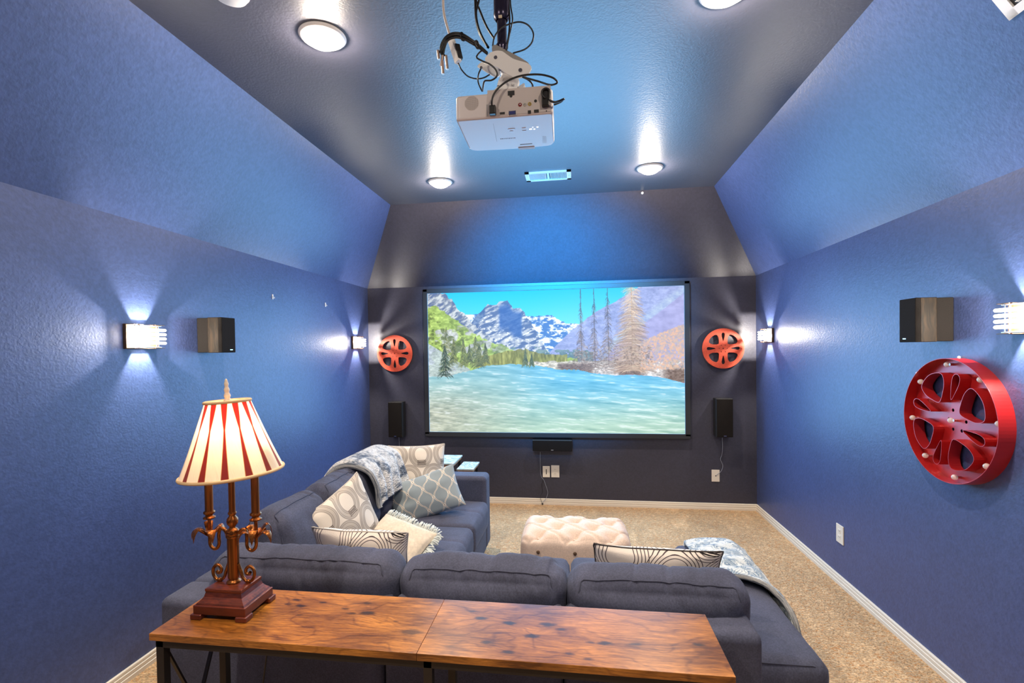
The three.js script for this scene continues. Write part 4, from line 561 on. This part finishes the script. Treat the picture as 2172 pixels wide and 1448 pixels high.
// ---------------------------------------------------------------- projector on its ceiling mount
function atY(u, v, y) { const d = at(u, v, 0).sub(EYE); return EYE.clone().addScaledVector(d, (y - EYE.y) / d.y); }
const PJ = { x0: -0.375, x1: -0.059, y0: 2.323, y1: 2.403, z0: 3.118, z1: 3.37 };
{
  const t = thing('projector', 'white video projector hanging upside down from the ceiling pole', 'projector');
  const body = phy({ color: lin(0.72, 0.66, 0.64), roughness: 0.38 }), panel = std({ color: lin(0.58, 0.52, 0.49), roughness: 0.55 }), dark = M.black;
  const s = new THREE.Shape(), { x0, x1, z0, z1 } = PJ, r = 0.035, rr = 0.016; s.moveTo(x0 + rr, -z1); s.lineTo(x1 - rr, -z1); s.quadraticCurveTo(x1, -z1, x1, -z1 + rr); s.lineTo(x1 - 0.004, -z0 - r); s.quadraticCurveTo(x1 - 0.006, -z0, x1 - r, -z0 + 0.001); s.quadraticCurveTo((x0 + x1) / 2, -z0 + 0.012, x0 + r, -z0 + 0.001); s.quadraticCurveTo(x0 - 0.004, -z0, x0 - 0.004, -z0 - r); s.lineTo(x0, -z1 + rr); s.quadraticCurveTo(x0, -z1, x0 + rr, -z1);
  const g = new THREE.ExtrudeGeometry(s, { depth: PJ.y1 - PJ.y0 - 0.016, bevelEnabled: true, bevelThickness: 0.008, bevelSize: 0.007, bevelOffset: -0.007, bevelSegments: 4, curveSegments: 12 }); g.rotateX(-Math.PI / 2); g.translate(0, PJ.y0 + 0.008, 0); part('body', boxUV(g), body, t, 'white plastic body');
  const zr = z1 + 0.0002, P = (u, v) => at(u, v, z1), pbox = (u0, v0, u1, v1, dz, name, m, r = 0.001, z = zr) => { const a = P(u0, v0), b = P(u1, v1); return part(name, rbox(Math.min(a.x, b.x), Math.max(a.x, b.x), Math.min(a.y, b.y), Math.max(a.y, b.y), z, z + dz, r), m, t); };
  { const a = [P(1034, 192), P(1168, 181), P(1168, 236), P(1030, 247)], sh = new THREE.Shape(a.map((q) => new THREE.Vector2(q.x, q.y))); part('port_panel', boxUV(mv(shaped(sh, 0.0006, 0), 0, 0, zr)), panel, t, 'beige connector panel'); }
  { const c = P(1000.5, 219), dots = []; part('speaker_disc', mv(cyl(0.0235, 0.0235, 0.0008, 40).rotateX(Math.PI / 2), c.x, c.y, zr), panel, t); for (let i = -7; i <= 7; i++) for (let j = -7; j <= 7; j++) { const x = i * 0.0029, y = j * 0.0029; if (Math.hypot(x, y) < 0.0222) dots.push(mv(new THREE.CircleGeometry(0.0009, 6), c.x + x, c.y + y, zr + 0.0006)); } const o = part('speaker_holes', join(dots), std({ color: lin(0.22, 0.19, 0.17), roughness: 0.9 }), t); o.userData.kind = 'stuff'; }
  const rca = (u, v, col) => { const c = P(u, v), m = part('audio_jack', mv(new THREE.TorusGeometry(0.0044, 0.0016, 8, 20), c.x, c.y, zr + 0.0014), std({ color: lin(...col), roughness: 0.4 }), t); part('jack_core', mv(new THREE.SphereGeometry(0.0026, 10, 8), c.x, c.y, zr + 0.0014), M.chrome, m); };
  rca(1103, 222.5, [0.25, 0.01, 0.01]); rca(1113, 222, [0.5, 0.48, 0.42]); rca(1123.5, 221, [0.45, 0.30, 0.03]);
  for (const [u, v] of [[1084, 204], [1136, 214.5]]) { const c = P(u, v); part('round_port', mv(cyl(0.0045, 0.0045, 0.002, 16).rotateX(Math.PI / 2), c.x, c.y, zr + 0.001), dark, t); }
  pbox(1077, 193.5, 1091.5, 202, 0.002, 'lock_slot', dark); pbox(1060, 238.5, 1071, 242.5, 0.0015, 'hdmi_port', dark); pbox(1078, 236, 1095.5, 244, 0.002, 'vga_shell', M.chrome, 0.002); pbox(1080.5, 237, 1093, 242.5, 0.003, 'vga_port', std({ color: lin(0.01, 0.02, 0.16), roughness: 0.5 }), 0.001); pbox(1119.5, 234.5, 1126.5, 241, 0.0015, 'usb_port', dark); pbox(1132.5, 233, 1143, 238.5, 0.0015, 'usb_port', dark); pbox(1031.5, 222, 1036, 246, 0.001, 'port_frame', std({ color: lin(0.35, 0.33, 0.33), roughness: 0.5 }), 0.0004);
  { const c = P(1159, 235.5); part('screw', mv(cyl(0.002, 0.002, 0.0015, 10).rotateX(Math.PI / 2), c.x, c.y, zr), dark, t); }
  // the side that looks down carries the keys, lights, lamp cover and a small print
  const B = (u, v) => atY(u, v, PJ.y0), dn = (u, v, sx, sz, name, m, h = 0.0012, r = 0.0004) => { const c = B(u, v); return part(name, rbox(c.x - sx, c.x + sx, PJ.y0 - h, PJ.y0 + 0.0004, c.z - sz, c.z + sz, r), m, t); };
  const led = glowing([0.62, 0.72, 1], 3.0); dn(1125.5, 273.5, 0.0042, 0.0022, 'indicator_light', led); dn(1133.5, 273.5, 0.0026, 0.0022, 'indicator_light', led); dn(1140, 269, 0.0028, 0.0024, 'indicator_light', led); dn(1130, 269.5, 0.0016, 0.0014, 'indicator_light', led);
  const key = std({ color: lin(0.80, 0.80, 0.82), roughness: 0.35 }); dn(1085, 273.5, 0.012, 0.0032, 'key', key); dn(1085, 278, 0.006, 0.0024, 'key', key); dn(1111, 271.5, 0.0068, 0.0022, 'key', key); dn(1112, 277, 0.0064, 0.0022, 'key', key);
  const ink = std({ color: lin(0.24, 0.22, 0.24), roughness: 0.8 }); { const c0 = B(1062.5, 294.5), c1 = B(1092, 292.5); for (let k = 0; k < 9; k++) { const f = k / 8, wd = [2.1, 2.2, 1.2, 1.8, 1.6, 2.2, 1.8, 1.6, 2.1][k] * 0.001; part('print_mark', box(mix(c0.x, c1.x, f) - wd, mix(c0.x, c1.x, f) + wd * 0.9, PJ.y0 - 0.0003, PJ.y0 + 0.0002, mix(c0.z, c1.z, f) - 0.003, mix(c0.z, c1.z, f) + 0.003), ink, t); } }
  const line = std({ color: lin(0.45, 0.40, 0.39), roughness: 0.7 }); { const a = B(1046, 262), b = B(1054, 300); part('cover_gap', strip(V(a.x, PJ.y0, a.z), V(b.x, PJ.y0, b.z), 0.0008, 0.0008), line, t); }
  { const c = B(1116, 305.5), m = part('foot_slot', box(c.x - 0.022, c.x + 0.022, PJ.y0 - 0.0004, PJ.y0 + 0.0002, c.z - 0.0022, c.z + 0.0022), std({ color: lin(0.12, 0.10, 0.09), roughness: 0.8 }), t); const q = B(1117, 313); part('foot_recess', rbox(q.x - 0.03, q.x + 0.03, PJ.y0 - 0.0018, PJ.y0 + 0.001, q.z - 0.011, q.z + 0.008, 0.0008), panel, t); }
  for (let k = 0; k < 6; k++) { const a = B(1151 + k * 1.4, 288 + k * 0.1), b = B(1151.5 + k * 1.5, 303); part('vent_slot', strip(V(a.x, PJ.y0 - 0.0001, a.z), V(b.x, PJ.y0 - 0.0001, b.z), 0.0007, 0.0006), line, t); }
  { const l = mv(cyl(0.028, 0.03, 0.02, 30).rotateX(Math.PI / 2), x0 + 0.08, 2.362, z0 - 0.012); part('lens', l, dark, t, 'projection lens');
    const glassL = mv(cyl(0.022, 0.022, 0.003, 24).rotateX(Math.PI / 2), x0 + 0.08, 2.362, z0 - 0.024); part('lens_glass', glassL, glowing([0.6, 0.8, 1], 1.5), t);
    const b = new THREE.SpotLight(lin(...BEAM.color), BEAM.power, 0, 0.47, 1.0); b.position.set(x0 + 0.08, 2.362, z0 - 0.0245); b.target.position.set(-0.21, 2.02, 0.1); b.shadow.radius = 1; t.add(b, b.target); }   // stray light of the beam above the picture
  const pw = pbox(1149, 194, 1165, 228, 0.016, 'power_plug', M.cable, 0.003); const hp = pbox(1039, 229, 1053, 246, 0.02, 'video_plug', M.cable, 0.003);
}
{
  const t = thing('projector_mount', 'white tilting projector bracket on a dark ceiling pole', 'bracket'), wm = std({ color: lin(0.80, 0.78, 0.75), roughness: 0.35 }), poleM = std({ color: lin(0.035, 0.03, 0.06), roughness: 0.25, metalness: 0.6 });
  const pz = 3.25, pb = at(1062, 100, pz), pm = at(1064, 36, pz), cx = pm.x;
  part('ceiling_flange', mv(lathe([[0.0005, -0.004], [0.06, -0.004], [0.06, 0], [0.0005, 0]], 40), cx, H2, pz), poleM, t);
  part('outer_pole', mv(lathe([[0.02, pm.y - 0.014], [0.027, pm.y - 0.004], [0.028, pm.y + 0.01], [0.027, pm.y + 0.02], [0.027, H2]], 30), cx, 0, pz), poleM, t, 'dark blue-black pole'); part('inner_pole', mv(lathe([[0.0005, pb.y - 0.03], [0.018, pb.y - 0.03], [0.018, pb.y - 0.008], [0.021, pb.y - 0.004], [0.021, pb.y + 0.006], [0.0165, pb.y + 0.01], [0.0165, pm.y]], 26), cx, 0, pz), poleM, t);
  { const c = at(1061, 35, pz + 0.027); part('label', rbox(c.x - 0.006, c.x + 0.006, c.y - 0.005, c.y + 0.005, pz + 0.0255, pz + 0.0278, 0.0004), std({ color: lin(0.6, 0.5, 0.35), roughness: 0.6 }), t); }
  const zoom = (x, y) => [920 + x / 7.24, y / 7.24], plate = (pts, z, th, m, name, lab) => { const sh = new THREE.Shape(); new THREE.CatmullRomCurve3(pts.map(([x, y]) => { const p = at(...zoom(x, y), z); return V(p.x, p.y, 0); }), true, 'catmullrom', 0.35).getSpacedPoints(70).slice(0, 70).forEach((q, i) => i ? sh.lineTo(q.x, q.y) : sh.moveTo(q.x, q.y)); return part(name, boxUV(mv(shaped(sh, th, 0.0006), 0, 0, z - th)), m, t, lab); };
  plate([[790, 890], [860, 810], [960, 778], [1050, 785], [1130, 840], [1230, 905], [1430, 965], [1490, 1010], [1500, 1060], [1440, 1150], [1350, 1190], [1250, 1190], [1120, 1130], [1010, 1050], [900, 1005], [800, 955]], 3.335, 0.004, wm, 'front_flange', 'white swept flange');
  plate([[900, 705], [960, 690], [1120, 770], [1290, 860], [1455, 965], [1420, 1010], [1200, 960], [1000, 850], [900, 790]], 3.295, 0.02, std({ color: lin(0.28, 0.26, 0.24), roughness: 0.5, metalness: 0.3 }), 'channel', 'grey channel');
  plate([[670, 1020], [740, 955], [880, 985], [1020, 1060], [1010, 1160], [940, 1180], [850, 1130], [760, 1075]], 3.28, 0.004, wm, 'rear_flange');
  const n0 = at(1077, 134, 3.30), n1 = at(1078, 166, 3.30); part('neck', bar(n0, n1, 0.024, 26), wm, t, 'white swivel neck'); part('ball_ring', mv(new THREE.TorusGeometry(0.021, 0.006, 10, 30).rotateX(Math.PI / 2), n1.x, n1.y, n1.z), wm, t);
  plate([[1040, 1165], [1250, 1180], [1310, 1230], [1230, 1390], [1010, 1440], [960, 1430], [985, 1260]], 3.30, 0.02, wm, 'tilt_plate');
  plate([[1280, 1350], [1390, 1275], [1400, 1400], [1300, 1410]], 3.285, 0.004, wm, 'claw_arm'); plate([[900, 1420], [980, 1330], [1040, 1330], [1030, 1450]], 3.31, 0.004, wm, 'claw_arm');
  for (const [x, y, r, z] of [[950, 885, 0.0062, 3.336], [1330, 1080, 0.0066, 3.336], [730, 1040, 0.005, 3.281], [1210, 1305, 0.004, 3.302], [990, 1330, 0.004, 3.302]]) { const c = at(...zoom(x, y), z); part('bolt', mv(cyl(r, r, 0.004, 8).rotateX(Math.PI / 2), c.x, c.y, z), M.chrome, t); }
  { const a = at(...zoom(1020, 1060), 3.33), b = at(...zoom(1070, 1085), 3.30); part('bolt', bar(a, b, 0.006, 12), M.chrome, t); }
  { const y = PJ.y1; part('base_plate', rbox(n1.x - 0.05, n1.x + 0.05, y, y + 0.006, 3.22, 3.32, 0.002), wm, t); part('support_post', rbox(n1.x - 0.018, n1.x + 0.018, y, n1.y, 3.265, 3.30, 0.004), wm, t); }
}
{
  const cab = (label, pts, r = 0.0032, m = M.cable, n = 60) => solo('cable', label, 'cable', tube(pts.map(([u, v, z]) => at(u, v, z)), r, n, 8), m);
  const H0 = (u, z) => { const d = at(u, 0, z); return d; };
  const up = (u, z, pts) => [[u, -90, z - 0.0], ...pts];
  cab('black cable hanging left of the projector pole, bowed outward', [[1003, -75, 3.22], [1008, 0, 3.24], [1010, 40, 3.25], [1018, 72, 3.26], [1036, 101, 3.27]], 0.0042);
  cab('black cable crossing the others left of the projector pole', [[1022, -75, 3.21], [1016, 0, 3.24], [1010, 28, 3.26], [1016, 62, 3.27], [1034, 100, 3.28]], 0.0036);
  cab('black cable slanting toward the projector pole collar', [[1000, -75, 3.15], [1010, 0, 3.175], [1020, 28, 3.19], [1033, 58, 3.205], [1048, 82, 3.225]], 0.0038);
  cab('black cable hanging right of the projector pole', [[1078, -75, 3.22], [1079, 0, 3.25], [1081, 40, 3.26], [1080, 66, 3.265], [1076, 92, 3.27]], 0.003);
  cab('thin black cable curving right beside the projector pole', [[1080, -75, 3.30], [1083, 10, 3.305], [1087, 42, 3.31], [1081, 72, 3.31], [1074, 106, 3.30]], 0.0024);
  cab('thin black cable making a wide loop right of the projector pole', [[1045, 98, 3.29], [1049, 78, 3.29], [1063, 60, 3.285], [1084, 50, 3.28], [1105, 47, 3.28], [1122, 55, 3.28], [1131.5, 72, 3.28], [1128, 90, 3.28], [1114, 104, 3.285], [1088, 113, 3.29]], 0.0027, M.cable, 90);
  cab('wavy black cable dropping from the mount to the projector top', [[1022, 107, 3.31], [1014, 115, 3.33], [1011, 122, 3.34], [1022, 129, 3.345], [1040, 137, 3.35], [1052, 149, 3.35], [1054, 161, 3.35], [1043, 170, 3.35], [1028, 172, 3.345], [1025, 182, 3.33], [1024, 193, 3.30]], 0.0028, M.cable, 90);
  cab('short black cable from the rear flange to the projector top', [[1020, 146, 3.29], [1015, 158, 3.31], [1014, 172, 3.31], [1018, 184, 3.30], [1023, 194, 3.29]], 0.0026);
  cab('black video cable arching from its plug and looping back to the right', [[1045, 231, 3.382], [1043, 220, 3.392], [1045, 205, 3.395], [1056, 188, 3.39], [1076, 172, 3.385], [1100, 162, 3.38], [1126, 158, 3.375], [1152, 159, 3.37], [1176, 167, 3.37], [1182, 175, 3.365], [1170, 180, 3.355], [1140, 172, 3.345], [1108, 163, 3.34]], 0.003, M.cable, 110);
  cab('short black cable dropping behind the projector near the mount claw', [[1108, 163, 3.335], [1120, 169, 3.33], [1128, 177, 3.32], [1131, 188, 3.30]], 0.003);
  cab('black power cable looping over its plug on the projector', [[1157, 208, 3.388], [1151, 203, 3.39], [1150, 193, 3.39], [1157, 187.5, 3.39], [1165, 191, 3.39], [1165, 202, 3.39], [1166, 212, 3.39], [1176, 216.5, 3.385], [1187, 214, 3.38], [1196, 210, 3.37], [1190, 216, 3.35], [1176, 222, 3.33]], 0.0034, M.cable, 110);
  const whiteCord = std({ color: lin(0.55, 0.47, 0.43), roughness: 0.5 });
  cab('pale flat cord hanging from the ceiling left of the projector', [[944, -75, 3.2], [940, 0, 3.23], [942, 30, 3.24], [949, 58, 3.25], [957, 84, 3.26]], 0.0042, whiteCord);
  { const t = thing('power_adapter', 'slim white power adapter on the end of the pale cord', 'adapter'), a = at(956, 82, 3.26), b = at(972, 132, 3.27); part('housing', strip(a, b, 0.02, 0.016), M.white, t); const c = at(966, 96, 3.262), d = at(974, 126, 3.268); part('dark_face', strip(c.clone().add(V(0.006, 0, 0.002)), d.clone().add(V(0.004, 0, 0.002)), 0.010, 0.017), M.black, t, 'dark side strip'); }
  cab('thin black lead curving from the white adapter to the mount', [[972, 134, 3.27], [979, 148, 3.28], [993, 162, 3.285], [1010, 167, 3.285], [1026, 165, 3.285], [1039, 158, 3.285]], 0.0024);
  const b = thing('cable_bundle', 'tied bundle of black cables arching left with bare metal plugs', 'cables'), plugs = [[929, 107, 931, 126], [939, 118, 936, 140], [946, 118, 949, 147], [938, 130, 940, 157]];
  for (let k = 0; k < 4; k++) { const o = k * 2.6; part('cable_strand', tube([[1034, 112 + o * 0.4, 3.28], [1014, 94 + o * 0.8, 3.29], [1000, 84 + o, 3.30], [980, 72 + o * 1.2, 3.31], [962, 70 + o * 1.3, 3.31], [946 + o * 0.5, 78 + o, 3.31], [936 + o, 94 + o * 0.6, 3.31], [933 + o * 1.0, 112, 3.31], [plugs[k][0], plugs[k][1] + 2, 3.31]].map(([u, v, z]) => at(u, v, z + (k % 2) * 0.006)), 0.0034, 70, 8), M.cable, b); const [u0, v0, u1, v1] = plugs[k]; part('metal_plug', bar(at(u0, v0, 3.31 + (k % 2) * 0.006), at(u1, v1, 3.31 + (k % 2) * 0.006), 0.0046, 12), std({ color: lin(0.62, 0.45, 0.36), roughness: 0.3, metalness: 0.8 }), b, 'coppery metal plug'); }
  for (const [u, v] of [[981, 78], [1012, 95]]) { const p = at(u, v, 3.308), g = new THREE.TorusGeometry(0.012, 0.0028, 8, 20); g.rotateY(1.2); g.translate(p.x, p.y, p.z); part('cable_tie', g, M.cable, b); }
}

// ---------------------------------------------------------------- hand over
scene.traverse((o) => { if (o.isMesh) { o.castShadow = true; o.receiveShadow = true; } if (o.isPointLight || o.isSpotLight) { o.castShadow = true; } });
renderer.render(scene, camera);
